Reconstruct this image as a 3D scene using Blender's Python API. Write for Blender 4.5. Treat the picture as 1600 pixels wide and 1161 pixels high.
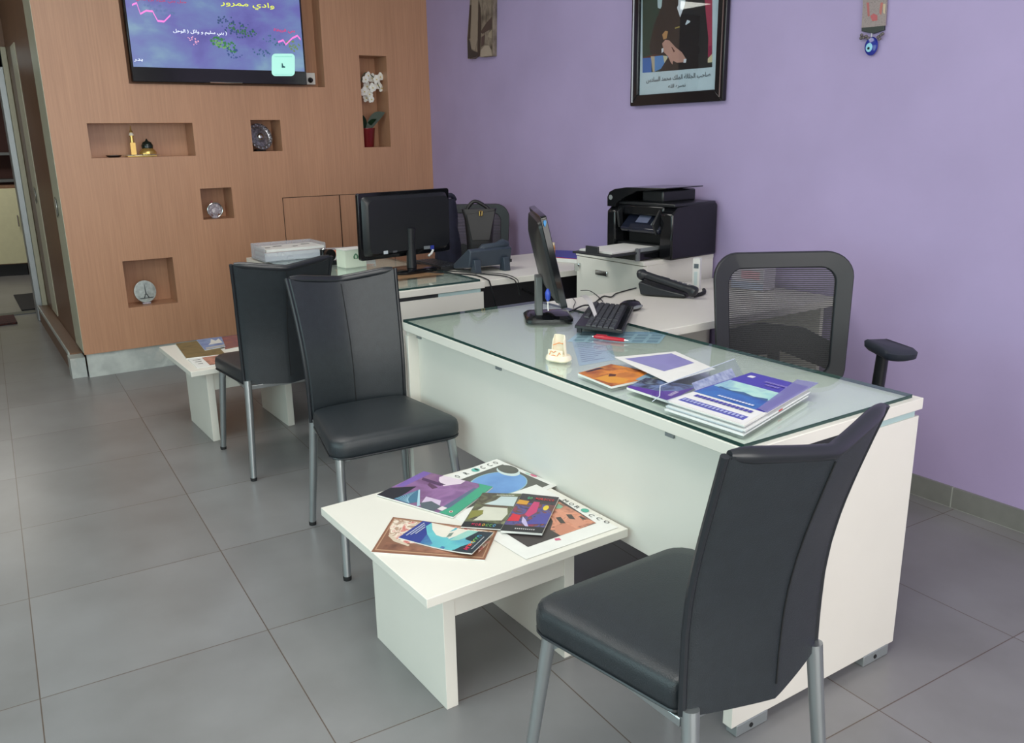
import bpy, bmesh, math, random, unicodedata
from mathutils import Vector, Matrix
random.seed(4)
for o in list(bpy.data.objects): bpy.data.objects.remove(o, do_unlink=True)
SC = bpy.context.scene; COL = SC.collection

# ------------------------------------------------------------------ camera
def norm(v): return v.normalized()
RX = norm(Vector((.5499, .8350, -.0166)))          # image right, in room axes
RD = Vector((.2125, -.1590, -.9641)); RD = norm(RD - RX*RX.dot(RD))   # image down
RF = norm(RX.cross(RD))                            # viewing direction
FPX, EYE = 1327.0, Vector((0, 0, 1.4))
cam = bpy.data.cameras.new('camera'); cam_o = bpy.data.objects.new('camera', cam); COL.objects.link(cam_o)
cam.sensor_width = 36; cam.sensor_fit = 'HORIZONTAL'; cam.lens = FPX/1600*36; cam.clip_start = .02
cam_o.matrix_world = Matrix(((RX.x, -RD.x, -RF.x, EYE.x), (RX.y, -RD.y, -RF.y, EYE.y), (RX.z, -RD.z, -RF.z, EYE.z), (0, 0, 0, 1)))
SC.camera = cam_o
# ------------------------------------------------------------------ light
SC.view_settings.view_transform = 'Standard'; SC.view_settings.look = 'None'
SC.view_settings.gamma = 1; SC.view_settings.use_curve_mapping = False
SC.view_settings.exposure = 0.0
world = bpy.data.worlds.new('sky'); SC.world = world; world.use_nodes = True
world.node_tree.nodes['Background'].inputs[0].default_value = (.80, .90, 1, 1)
world.node_tree.nodes['Background'].inputs[1].default_value = 1.0
def area(name, loc, direction, sx, sy, power, color):
    l = bpy.data.lights.new(name, 'AREA'); l.shape = 'RECTANGLE'; l.size = sx; l.size_y = sy; l.energy = power; l.color = color
    o = bpy.data.objects.new(name, l); COL.objects.link(o); o.location = loc
    o.rotation_euler = Vector(direction).to_track_quat('-Z', 'Y').to_euler(); return o
area('shopfront_daylight', (2.35, .4, 1.5), (-1, .12, -.12), 3.6, 2.3, 105, (1, .95, .88))
area('side_window_daylight', (-1.4, -1.82, 1.6), (-.1, 1, -.18), 4.4, 1.5, 54, (.60, .90, .88))
area('ceiling_panel_light', (-.9, .7, 2.74), (0, 0, -1), 1.2, 1.2, 26, (1, .97, .93))
area('ceiling_panel_light', (-3.6, .9, 2.74), (0, 0, -1), 1.2, 1.2, 20, (1, .97, .93))
area('back_room_light', (-10, 0, 2.5), (0, 0, -1), .8, .8, 26, (1, .95, .85))
area('corridor_light', (-7.0, -.6, 2.7), (0, 0, -1), .5, .5, 5, (1, .95, .85))

# ------------------------------------------------------------------ surface points (rays of the view that meet a real plane)
def ray(x, y): return RX*((x-800)/FPX) + RD*((y-580.5)/FPX) + RF
def onz(x, y, z): d = ray(x, y); return EYE + d*((z-EYE.z)/d.z)
def ony(x, y, Y): d = ray(x, y); return EYE + d*(Y/d.y)
def onx(x, y, X): d = ray(x, y); return EYE + d*(X/d.x)

# ------------------------------------------------------------------ materials
def lin(c): return tuple(((v/255)/12.92 if v/255 <= .04045 else ((v/255+.055)/1.055)**2.4) for v in c) + (1,)
MATS = {}
def mat(name, rgb, rough=.5, metal=0, spec=.5, coat=0, noise=0, scale=20, bump=0, bscale=200, alpha=1, emit=0, stretch=(1, 1, 1)):
    if name in MATS: return MATS[name]
    m = bpy.data.materials.new(name); m.use_nodes = True; nt = m.node_tree; b = nt.nodes['Principled BSDF']
    c = lin(rgb); b.inputs['Base Color'].default_value = c; b.inputs['Roughness'].default_value = rough
    b.inputs['Metallic'].default_value = metal; b.inputs['Specular IOR Level'].default_value = spec
    b.inputs['Coat Weight'].default_value = coat; b.inputs['Alpha'].default_value = alpha
    if emit: b.inputs['Emission Color'].default_value = c; b.inputs['Emission Strength'].default_value = emit
    tc = nt.nodes.new('ShaderNodeTexCoord'); mp = nt.nodes.new('ShaderNodeMapping'); mp.inputs['Scale'].default_value = stretch
    nt.links.new(tc.outputs['Object'], mp.inputs[0])
    n = nt.nodes.new('ShaderNodeTexNoise'); n.inputs['Scale'].default_value = scale; n.inputs['Detail'].default_value = 5
    nt.links.new(mp.outputs[0], n.inputs['Vector'])
    r = nt.nodes.new('ShaderNodeValToRGB'); k = noise if noise else .03
    r.color_ramp.elements[0].position = .3; r.color_ramp.elements[1].position = .7
    r.color_ramp.elements[0].color = tuple(max(0, v*(1-k)) for v in c[:3])+(1,); r.color_ramp.elements[1].color = tuple(min(1, v*(1+k)) for v in c[:3])+(1,)
    nt.links.new(n.outputs[0], r.inputs[0]); nt.links.new(r.outputs[0], b.inputs['Base Color'])
    if bump:
        n2 = nt.nodes.new('ShaderNodeTexNoise'); n2.inputs['Scale'].default_value = bscale; nt.links.new(tc.outputs['Object'], n2.inputs['Vector'])
        bp = nt.nodes.new('ShaderNodeBump'); bp.inputs['Strength'].default_value = bump; bp.inputs['Distance'].default_value = .002
        nt.links.new(n2.outputs[0], bp.inputs['Height']); nt.links.new(bp.outputs[0], b.inputs['Normal'])
    MATS[name] = m; return m
def ramp(name, cols, scale=8, rough=.45, stretch=(1, 1, 1), detail=4, emit=0, dist=0, coat=0):
    """printed picture: a noise driven ramp of several inks"""
    if name in MATS: return MATS[name]
    m = bpy.data.materials.new(name); m.use_nodes = True; nt = m.node_tree; b = nt.nodes['Principled BSDF']
    tc = nt.nodes.new('ShaderNodeTexCoord'); mp = nt.nodes.new('ShaderNodeMapping'); mp.inputs['Scale'].default_value = stretch
    n = nt.nodes.new('ShaderNodeTexNoise'); n.inputs['Scale'].default_value = scale; n.inputs['Detail'].default_value = detail; n.inputs['Distortion'].default_value = dist
    r = nt.nodes.new('ShaderNodeValToRGB'); e = r.color_ramp.elements
    while len(e) < len(cols): e.new(.5)
    for i, c in enumerate(cols): e[i].position = .28 + .44*i/(len(cols)-1); e[i].color = lin(c)
    nt.links.new(tc.outputs['Object'], mp.inputs[0]); nt.links.new(mp.outputs[0], n.inputs['Vector']); nt.links.new(n.outputs[0], r.inputs[0])
    nt.links.new(r.outputs[0], b.inputs['Base Color']); b.inputs['Roughness'].default_value = rough; b.inputs['Coat Weight'].default_value = coat
    if emit: nt.links.new(r.outputs[0], b.inputs['Emission Color']); b.inputs['Emission Strength'].default_value = emit; b.inputs['Base Color'].default_value = (0, 0, 0, 1); nt.links.remove(b.inputs['Base Color'].links[0])
    MATS[name] = m; return m
def wood_mat(name, dark, light, rough=.38):
    m = bpy.data.materials.new(name); m.use_nodes = True; nt = m.node_tree; b = nt.nodes['Principled BSDF']; L = nt.links.new
    tc = nt.nodes.new('ShaderNodeTexCoord'); mp = nt.nodes.new('ShaderNodeMapping'); mp.inputs['Scale'].default_value = (60, 60, 1.6)
    n = nt.nodes.new('ShaderNodeTexNoise'); n.inputs['Scale'].default_value = 1.6; n.inputs['Detail'].default_value = 6; n.inputs['Roughness'].default_value = .65
    L(tc.outputs['Object'], mp.inputs[0]); L(mp.outputs[0], n.inputs['Vector'])
    r = nt.nodes.new('ShaderNodeValToRGB'); r.color_ramp.elements[0].color = lin(dark); r.color_ramp.elements[1].color = lin(light)
    r.color_ramp.elements[0].position = .25; r.color_ramp.elements[1].position = .75; L(n.outputs[0], r.inputs[0])
    mp2 = nt.nodes.new('ShaderNodeMapping'); mp2.inputs['Scale'].default_value = (5, 5, .15); L(tc.outputs['Object'], mp2.inputs[0])
    n2 = nt.nodes.new('ShaderNodeTexNoise'); n2.inputs['Scale'].default_value = 1; L(mp2.outputs[0], n2.inputs['Vector'])
    mx = nt.nodes.new('ShaderNodeMix'); mx.data_type = 'RGBA'; mx.blend_type = 'MULTIPLY'; mx.inputs[0].default_value = .25
    L(r.outputs[0], mx.inputs[6]); L(n2.outputs[0], mx.inputs[7]); L(mx.outputs[2], b.inputs['Base Color'])
    b.inputs['Roughness'].default_value = rough; MATS[name] = m; return m
def floor_mat(name='grey_floor_tiles', ang=2.1456, x0=-1.10, y0=-.083, s=.6):
    m = bpy.data.materials.new(name); m.use_nodes = True; nt = m.node_tree; b = nt.nodes['Principled BSDF']; L = nt.links.new
    def mth(op, a, bb=None, c=None):
        q = nt.nodes.new('ShaderNodeMath'); q.operation = op
        for i, v in enumerate((a, bb, c)):
            if v is None: continue
            if isinstance(v, (int, float)): q.inputs[i].default_value = v
            else: L(v, q.inputs[i])
        return q.outputs[0]
    tc = nt.nodes.new('ShaderNodeTexCoord'); mp = nt.nodes.new('ShaderNodeMapping'); mp.inputs['Rotation'].default_value = (0, 0, math.radians(ang))
    L(tc.outputs['Object'], mp.inputs[0]); sp = nt.nodes.new('ShaderNodeSeparateXYZ'); L(mp.outputs[0], sp.inputs[0])
    u = mth('DIVIDE', mth('SUBTRACT', sp.outputs[0], x0), s); v = mth('DIVIDE', mth('SUBTRACT', sp.outputs[1], y0), s)
    du = mth('ABSOLUTE', mth('SUBTRACT', u, mth('ROUND', u))); dv = mth('ABSOLUTE', mth('SUBTRACT', v, mth('ROUND', v)))
    line = mth('LESS_THAN', mth('MINIMUM', du, dv), .0026)
    cb = nt.nodes.new('ShaderNodeCombineXYZ'); L(mth('FLOOR', u), cb.inputs[0]); L(mth('FLOOR', v), cb.inputs[1])
    wn = nt.nodes.new('ShaderNodeTexWhiteNoise'); L(cb.outputs[0], wn.inputs[0])
    n = nt.nodes.new('ShaderNodeTexNoise'); n.inputs['Scale'].default_value = 3.5; n.inputs['Detail'].default_value = 7; L(tc.outputs['Object'], n.inputs['Vector'])
    f = mth('ADD', mth('MULTIPLY', n.outputs[0], .8), mth('MULTIPLY', wn.outputs[0], .25))
    r = nt.nodes.new('ShaderNodeValToRGB'); r.color_ramp.elements[0].color = lin((112, 111, 111)); r.color_ramp.elements[1].color = lin((137, 137, 139))
    r.color_ramp.elements[0].position = .2; r.color_ramp.elements[1].position = .85; L(f, r.inputs[0])
    mx = nt.nodes.new('ShaderNodeMix'); mx.data_type = 'RGBA'; L(line, mx.inputs[0]); L(r.outputs[0], mx.inputs[6]); mx.inputs[7].default_value = lin((86, 74, 66))
    L(mx.outputs[2], b.inputs['Base Color']); b.inputs['Roughness'].default_value = .30; b.inputs['Specular IOR Level'].default_value = .45
    MATS[name] = m; return m
def glass_mat(name, tint, edge=False):
    m = bpy.data.materials.new(name); m.use_nodes = True; nt = m.node_tree; nt.nodes.clear(); L = nt.links.new
    out = nt.nodes.new('ShaderNodeOutputMaterial'); t = nt.nodes.new('ShaderNodeBsdfTransparent'); t.inputs[0].default_value = tint
    g = nt.nodes.new('ShaderNodeBsdfGlossy'); g.inputs['Roughness'].default_value = .015; g.inputs[0].default_value = (.95, 1, 1, 1)
    lw_ = nt.nodes.new('ShaderNodeLayerWeight'); lw_.inputs[0].default_value = .5
    pw = nt.nodes.new('ShaderNodeMath'); pw.operation = 'POWER'; L(lw_.outputs['Facing'], pw.inputs[0]); pw.inputs[1].default_value = 5
    fr = nt.nodes.new('ShaderNodeMath'); fr.operation = 'MULTIPLY_ADD'; L(pw.outputs[0], fr.inputs[0]); fr.inputs[1].default_value = .93; fr.inputs[2].default_value = .045
    mx = nt.nodes.new('ShaderNodeMixShader'); L(fr.outputs[0], mx.inputs[0]); L(t.outputs[0], mx.inputs[1]); L(g.outputs[0], mx.inputs[2]); L(mx.outputs[0], out.inputs[0])
    MATS[name] = m; return m
def mesh_mat(name, rgb=(28, 30, 33)):
    """woven chair mesh: opaque threads in fine horizontal rows"""
    m = bpy.data.materials.new(name); m.use_nodes = True; nt = m.node_tree; b = nt.nodes['Principled BSDF']; L = nt.links.new
    b.inputs['Base Color'].default_value = lin(rgb); b.inputs['Roughness'].default_value = .6
    tc = nt.nodes.new('ShaderNodeTexCoord'); w = nt.nodes.new('ShaderNodeTexWave'); w.bands_direction = 'Z'; w.inputs['Scale'].default_value = 44
    L(tc.outputs['Object'], w.inputs['Vector']); r = nt.nodes.new('ShaderNodeValToRGB'); r.color_ramp.elements[0].position = .45; r.color_ramp.elements[1].position = .6
    r.color_ramp.elements[0].color = (.96, .96, .96, 1); r.color_ramp.elements[1].color = (.55, .55, .55, 1)
    L(w.outputs[0], r.inputs[0]); L(r.outputs[0], b.inputs['Alpha']); MATS[name] = m; return m

PURPLE = mat('purple_wall_paint', (169, 154, 194), .62, noise=.05, scale=2.5, bump=.15, bscale=60)
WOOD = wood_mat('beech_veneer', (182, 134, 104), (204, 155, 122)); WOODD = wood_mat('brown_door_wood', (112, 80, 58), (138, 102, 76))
FLOOR = floor_mat()
SKIRT = mat('grey_skirting_tile', (118, 120, 116), .4, noise=.1, scale=12); GROUT = mat('light_grout', (160, 164, 158), .7)
WHITE = mat('white_ceiling_paint', (226, 224, 218), .8); LAM = mat('white_laminate', (226, 223, 214), .38, noise=.015, scale=6)
LEATHER = mat('black_leather', (35, 41, 46), .40, noise=.10, scale=40, bump=.35, bscale=420, spec=.55); PIPING = mat('black_leather_piping', (34, 37, 42), .28)
SEAMM = mat('black_thread_seam', (14, 15, 18), .7)
STEEL = mat('satin_steel', (176, 182, 184), .28, metal=.85); RUBBER = mat('black_rubber', (22, 23, 25), .7)
CHROME = mat('bright_chrome', (205, 208, 208), .12, metal=1); GREYM = mat('grey_painted_metal', (140, 146, 148), .4, metal=.3)
BLK = mat('black_plastic', (26, 28, 31), .35); BLKG = mat('gloss_black_plastic', (17, 18, 21), .12); BLKM = mat('matt_black_plastic', (34, 36, 40), .55)
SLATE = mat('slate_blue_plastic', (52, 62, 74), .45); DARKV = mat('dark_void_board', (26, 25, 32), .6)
PAPER = mat('white_paper', (226, 226, 222), .6); MARBLE = ramp('silver_marble_skirting', [(150, 156, 156), (196, 202, 198), (172, 178, 176), (210, 208, 200)], 5, .28)
CREAM = mat('cream_lacquer', (196, 194, 172), .4); ALU = mat('aluminium_frame', (166, 174, 178), .35, metal=.5)
GLASS = glass_mat('green_tinted_glass', (.952, .998, .986, 1)); GEDGE = mat('dark_green_glass_edge', (30, 62, 58), .15)
CLEAR = glass_mat('clear_plastic_sheet', (.93, .95, .97, 1)); FROST = mat('frosted_clear_plastic', (205, 212, 222), .25, alpha=.35)
MESHM = mesh_mat('black_chair_mesh')
def ink(*rgb): return mat('ink_%d_%d_%d' % rgb, rgb, .42, noise=.04)

# ------------------------------------------------------------------ mesh helpers
def box(bm, x0, x1, y0, y1, z0, z1, m=0, M=None):
    vs = [bm.verts.new((x, y, z)) for x in (x0, x1) for y in (y0, y1) for z in (z0, z1)]
    if M is not None:
        for v in vs: v.co = M @ v.co
    for f in ((0, 1, 3, 2), (4, 6, 7, 5), (0, 4, 5, 1), (2, 3, 7, 6), (0, 2, 6, 4), (1, 5, 7, 3)):
        bm.faces.new([vs[i] for i in f]).material_index = m
def B(*a, m=0, M=None): bm = bmesh.new(); box(bm, *a, m=m, M=M); return bm
def rings(bm, rs, closed=True, cap=True, m=0):
    R = [[bm.verts.new(p) for p in r] for r in rs]; n = len(rs[0])
    for a, b in zip(R, R[1:]):
        for i in range(n if closed else n-1):
            j = (i+1) % n; bm.faces.new((a[i], a[j], b[j], b[i])).material_index = m
    if cap:
        bm.faces.new(R[0][::-1]).material_index = m; bm.faces.new(R[-1]).material_index = m
def frame_of(d):
    d = d.normalized(); a = Vector((0, 0, 1)) if abs(d.z) < .9 else Vector((1, 0, 0)); u = d.cross(a).normalized(); return u, d.cross(u).normalized()
def tube(bm, pts, r, seg=12, m=0, cap=True):
    pts = [Vector(p) for p in pts]; rad = r if isinstance(r, (list, tuple)) else [r]*len(pts); rs = []; u = None
    for i, p in enumerate(pts):
        d = (pts[min(i+1, len(pts)-1)] - pts[max(i-1, 0)]).normalized()
        if u is None: u, v = frame_of(d)
        else: u = (u - d*u.dot(d)).normalized(); v = d.cross(u)
        rs.append([p + u*(rad[i]*math.cos(2*math.pi*k/seg)) + v*(rad[i]*math.sin(2*math.pi*k/seg)) for k in range(seg)])
    rings(bm, rs, True, cap, m)
def T(pts, r, seg=12, m=0): bm = bmesh.new(); tube(bm, pts, r, seg, m); return bm
def lathe(bm, prof, c=(0, 0, 0), seg=32, m=0, M=None, sx=1, sy=1):
    c = Vector(c); rs = [[Vector((r*sx*math.cos(2*math.pi*k/seg), r*sy*math.sin(2*math.pi*k/seg), z)) for k in range(seg)] for r, z in prof]
    rs = [[c + ((M @ p) if M is not None else p) for p in r] for r in rs]; rings(bm, rs, True, True, m)
def LA(prof, c=(0, 0, 0), seg=32, m=0, **k): bm = bmesh.new(); lathe(bm, prof, c, seg, m, **k); return bm
def prism(bm, pts, vec, m=0, ms=None):
    a = [bm.verts.new(p) for p in pts]; b = [bm.verts.new(Vector(p)+Vector(vec)) for p in pts]; n = len(a)
    bm.faces.new(a[::-1]).material_index = m; bm.faces.new(b).material_index = m
    for i in range(n): bm.faces.new((a[i], a[(i+1) % n], b[(i+1) % n], b[i])).material_index = m if ms is None else ms
def PR(pts, vec, m=0, ms=None): bm = bmesh.new(); prism(bm, pts, vec, m, ms); return bm
def rrect(w, h, r, n=5, cx=0, cy=0):
    out = []
    for sx, sy, a0 in ((1, 1, 0), (-1, 1, 90), (-1, -1, 180), (1, -1, 270)):
        for k in range(n+1):
            a = math.radians(a0 + 90*k/n); out.append((cx + sx*(w/2-r) + r*math.cos(a), cy + sy*(h/2-r) + r*math.sin(a)))
    return out
def spline(pts, n=6):
    P = [Vector(p) for p in pts]; out = []
    for i in range(len(P)-1):
        p0, p1, p2, p3 = P[max(i-1, 0)], P[i], P[i+1], P[min(i+2, len(P)-1)]
        for k in range(n):
            t = k/n; out.append(.5*((2*p1) + (p2-p0)*t + (2*p0-5*p1+4*p2-p3)*t*t + (3*p1-p0-3*p2+p3)*t**3))
    return out + [P[-1]]

def mk(name, bm, mats, parent=None, local=False, bevel=0, sub=0, smooth=True, ang=38, loc=None):
    """link one mesh; vertices are room coordinates unless local"""
    off = Vector((0, 0, 0))
    if parent is not None and not local:
        q = parent
        while q is not None: off += q.location; q = q.parent
    elif loc is not None: off = Vector(loc)
    bmesh.ops.recalc_face_normals(bm, faces=bm.faces[:])
    if off.length: bmesh.ops.translate(bm, verts=bm.verts[:], vec=-off)
    if smooth:
        for e in bm.edges: e.smooth = len(e.link_faces) == 2 and e.calc_face_angle(0) < math.radians(ang)
        for f in bm.faces: f.smooth = True
    me = bpy.data.meshes.new(name); bm.to_mesh(me); bm.free()
    for m in (mats if isinstance(mats, (list, tuple)) else [mats]): me.materials.append(m)
    o = bpy.data.objects.new(name, me); COL.objects.link(o)
    if parent is not None: o.parent = parent
    elif loc is not None: o.location = loc
    if bevel:
        b = o.modifiers.new('bevel', 'BEVEL'); b.width = bevel; b.segments = 2; b.limit_method = 'ANGLE'; b.angle_limit = math.radians(40); b.harden_normals = False
    if sub: s = o.modifiers.new('subdivision', 'SUBSURF'); s.levels = sub; s.render_levels = sub
    return o
def tag(o, label, cat, group=None):
    o['label'] = label; o['category'] = cat
    if group: o['group'] = group
    return o
def thing(name, label, cat, loc=(0, 0, 0), rz=0, group=None):
    o = bpy.data.objects.new(name, None); COL.objects.link(o); o.location = loc; o.rotation_euler = (0, 0, rz); o.empty_display_size = .1
    return tag(o, label, cat, group)
def struct(name, bm, m, **k): o = mk(name, bm, m, **k); o['kind'] = 'structure'; return o
def copy_tree(o, parent=None):
    c = o.copy(); COL.objects.link(c); c.parent = parent
    for ch in [q for q in bpy.data.objects if q.parent == o]: copy_tree(ch, c)
    return c
# Arabic letters in their joined forms
AR = {}
for cp in range(0xFE70, 0xFEFD):
    d = unicodedata.decomposition(chr(cp)).split()
    if len(d) == 2 and d[0] in ('<initial>', '<final>', '<medial>', '<isolated>'): AR.setdefault(chr(int(d[1], 16)), {})[d[0][1:-1]] = chr(cp)
def shape(s):
    out = []
    for i, c in enumerate(s):
        f = AR.get(c)
        if not f: out.append({'(': ')', ')': '('}.get(c, c)); continue
        p = s[i-1] if i else ' '; n = s[i+1] if i+1 < len(s) else ' '
        a = 'initial' in AR.get(p, {}); b = 'final' in AR.get(n, {}) and 'initial' in f
        out.append(f['medial' if a and b else 'final' if a and 'final' in f else 'initial' if b else 'isolated'])
    return ''.join(reversed(out))
def text(name, body, O, U, Vv, w, h, m, parent, bold=0, local=False, obj=True, arabic=False):
    """lettering fitted in w x h, centred on O, reading along U with its top towards Vv"""
    cu = bpy.data.curves.new('t', 'FONT'); cu.body = shape(body) if arabic else body; cu.offset = bold; cu.resolution_u = 3
    to = bpy.data.objects.new('t', cu); COL.objects.link(to)
    me = bpy.data.meshes.new_from_object(to.evaluated_get(bpy.context.evaluated_depsgraph_get()))
    bpy.data.objects.remove(to); bpy.data.curves.remove(cu)
    bm = bmesh.new(); bm.from_mesh(me); bpy.data.meshes.remove(me)
    xs = [v.co.x for v in bm.verts]; ys = [v.co.y for v in bm.verts]; x0, x1, y0, y1 = min(xs), max(xs), min(ys), max(ys)
    U = Vector(U).normalized(); Vv = Vector(Vv).normalized(); O = Vector(O)
    for v in bm.verts: v.co = O + U*(((v.co.x-x0)/(x1-x0)-.5)*w) + Vv*(((v.co.y-y0)/(y1-y0)-.5)*h)
    return mk(name, bm, m, parent, local=local, smooth=False)
def art(name, items, base, n, parent, eps=.0004, lift=.0004):
    """flat print: items = [(material, [room points...])], each layer a hair above the one before"""
    bm = bmesh.new(); ms = []; n = Vector(n)
    for i, (m, pts) in enumerate(items):
        if m not in ms: ms.append(m)
        vs = [bm.verts.new(Vector(p) + n*(lift + eps*i)) for p in pts]
        f = bm.faces.new(vs); f.material_index = ms.index(m)
        f.normal_update()
    off = Vector((0, 0, 0)); q = parent
    while q is not None: off += q.location; q = q.parent
    bmesh.ops.translate(bm, verts=bm.verts[:], vec=-off)
    for f in bm.faces:
        f.normal_update()
        if f.normal.dot(n) < 0: f.normal_flip()
    bmesh.ops.triangulate(bm, faces=[f for f in bm.faces if len(f.verts) > 4])
    me = bpy.data.meshes.new(name); bm.to_mesh(me); bm.free()
    for m in ms: me.materials.append(m)
    o = bpy.data.objects.new(name, me); COL.objects.link(o); o.parent = parent; return o
def bil(c, u, v):
    return c[0]*(1-u)*(1-v) + c[1]*u*(1-v) + c[2]*u*v + c[3]*(1-u)*v
def ell(c, u, v, ru, rv, n=28, a0=0, a1=360): return [bil(c, u+ru*math.cos(math.radians(a0+(a1-a0)*k/n)), v+rv*math.sin(math.radians(a0+(a1-a0)*k/n))) for k in range(n if a1-a0 == 360 else n+1)]

# ================================================================== THE ROOM
YW, XW, CEIL = 3.06, -5.72, 2.8
struct('floor', B(-12.8, 2.7, -1.95, 3.2, -.12, 0), FLOOR, smooth=False)
struct('ceiling', B(-12.8, 2.7, -1.95, 3.2, CEIL, CEIL+.1), WHITE, smooth=False)
struct('wall_right', B(XW-.3, 2.7, YW, YW+.12, 0, CEIL), PURPLE, smooth=False)
bm = bmesh.new()
box(bm, -12.8, 2.7, -2.07, -1.95, 0, .85); box(bm, -12.8, 2.7, -2.07, -1.95, 2.4, CEIL)
box(bm, -12.8, -3.7, -2.07, -1.95, .85, 2.4); box(bm, .9, 2.7, -2.07, -1.95, .85, 2.4)
struct('wall_left', bm, WHITE, smooth=False)
bm = bmesh.new()
for a in ((-3.7, .9, -2.03, -1.99, .85, .90), (-3.7, .9, -2.03, -1.99, 2.35, 2.4)): box(bm, *a)
for x in (-3.7, -2.2, -.65, .85): box(bm, x, x+.05, -2.03, -1.99, .85, 2.4)
struct('window_1', bm, ALU, smooth=False)
bm = bmesh.new(); box(bm, 2.6, 2.7, -1.95, 3.06, 2.65, CEIL); box(bm, 2.6, 2.7, -1.95, -1.5, 0, 2.65); box(bm, 2.6, 2.7, 2.4, 3.06, 0, 2.65)
struct('wall_back', bm, WHITE, smooth=False)
bm = bmesh.new()
for y in (-1.5, -.2, 1.1, 2.35): box(bm, 2.62, 2.68, y, y+.05, 0, 2.65)
box(bm, 2.62, 2.68, -1.5, 2.4, 0, .08); box(bm, 2.62, 2.68, -1.5, 2.4, 2.6, 2.65)
struct('window_2', bm, ALU, smooth=False)
# skirting of the purple wall with its white joint lines
bm = bmesh.new(); x = -5.7
while x < 2.6:
    x1 = min(x+.6, 2.6); xs = -1.6 + .6*round((x+1.6)/.6)
    box(bm, x+.002, x1-.002, YW-.012, YW, .003, .083); x = x1
bm2 = bmesh.new(); x = -5.7 - .5
bm.free(); bm = bmesh.new()
k0 = -1.603
for k in range(-7, 8):
    a, b = max(k0+.6*k+.003, -5.7), min(k0+.6*(k+1)-.003, 2.6)
    if b > a: box(bm, a, b, YW-.012, YW, .003, .083)
box(bm, -5.7, 2.6, YW-.0105, YW, 0, .082, m=1)
bm2.free()
struct('baseboard_right', bm, [SKIRT, GROUT], smooth=False)

# wood feature wall with its niches
NI = dict(shelf=(.774, 1.375, 1.326, 1.526), plate=(1.740, 1.937, 1.344, 1.541), crystal=(1.377, 1.575, .925, 1.122), disc=(.863, 1.160, .411, .704), orchid=(2.526, 2.730, 1.355, 1.964), tv=(1.035, 2.266, 1.752, 2.55))
DEP = {k: .2 for k in NI}; DEP['tv'] = .13
Y0, Y1 = .575, YW
bm = bmesh.new()
ys = sorted({Y0, Y1} | {v for n in NI.values() for v in n[:2]}); zs = sorted({.15, CEIL} | {v for n in NI.values() for v in n[2:]})
vc = {}
def gv(y, z, x=XW):
    k = (round(y, 4), round(z, 4), round(x, 4))
    if k not in vc: vc[k] = bm.verts.new((x, y, z))
    return vc[k]
for i in range(len(ys)-1):
    for j in range(len(zs)-1):
        cy, cz = (ys[i]+ys[i+1])/2, (zs[j]+zs[j+1])/2
        if any(n[0] < cy < n[1] and n[2] < cz < n[3] for n in NI.values()): continue
        bm.faces.new((gv(ys[i], zs[j]), gv(ys[i+1], zs[j]), gv(ys[i+1], zs[j+1]), gv(ys[i], zs[j+1])))
for k, n in NI.items():
    d = XW - DEP[k]; c = [(n[0], n[2]), (n[1], n[2]), (n[1], n[3]), (n[0], n[3])]
    for a in range(4):
        p, q = c[a], c[(a+1) % 4]; bm.faces.new([bm.verts.new(v) for v in ((XW, *p), (XW, *q), (d, *q), (d, *p))])
    bm.faces.new([bm.verts.new((d, *p)) for p in c])
me = bpy.data.meshes.new('wall_far'); bm.normal_update(); bm.to_mesh(me); bm.free(); me.materials.append(WOOD)
wf = bpy.data.objects.new('wall_far', me); COL.objects.link(wf); wf['kind'] = 'structure'
struct('baseboard_far', B(XW-.03, XW-.015, Y0+.012, Y1-.001, 0, .152), MARBLE, smooth=False)
# passage side of the wood block: cream closet edges between brown panels, and its low ledge
YS = .585
struct('trim_1', B(-6.08, XW-.001, YS-.012, YS+.02, .16, CEIL), CREAM, smooth=False)
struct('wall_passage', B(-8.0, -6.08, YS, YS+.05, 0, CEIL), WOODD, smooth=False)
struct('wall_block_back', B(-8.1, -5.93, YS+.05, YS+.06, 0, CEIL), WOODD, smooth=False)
struct('trim_2', B(-7.5, -7.16, YS-.006, YS, .16, 2.1), CREAM, smooth=False)
bm = bmesh.new(); box(bm, -7.9, -5.9, YS-.075, YS-.002, 0, .135); box(bm, -7.9, -5.9, YS-.082, YS-.075, .115, .142, m=1)
struct('trim_3', bm, [WOODD, MARBLE], smooth=False)
struct('trim_4', B(-5.90, XW-.05, YS-.09, YS-.005, 0, .125), MARBLE, smooth=False)
for x, z in ((-5.93, 1.04), (-7.32, 1.05)):
    t = thing('recessed_handle', 'small black recessed handle on the cream strip %s' % ('beside the wood wall edge' if x > -6 else 'near the metal door frame'), 'handle', (x, YS-(.014 if x > -6 else .008), z))
    mk('handle_cup', LA([(.012, -.004), (.026, -.002), (.028, .003), (.02, .006)], seg=20, M=Matrix.Rotation(math.radians(90), 3, 'X'), sx=.8, sy=2.0), BLKG, t, local=True)
    mk('handle_rim', T([(.03*.8*math.cos(a*math.pi/10), -.004, .06*math.sin(a*math.pi/10)) for a in range(21)], .003, 6), CHROME, t, local=True)
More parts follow.
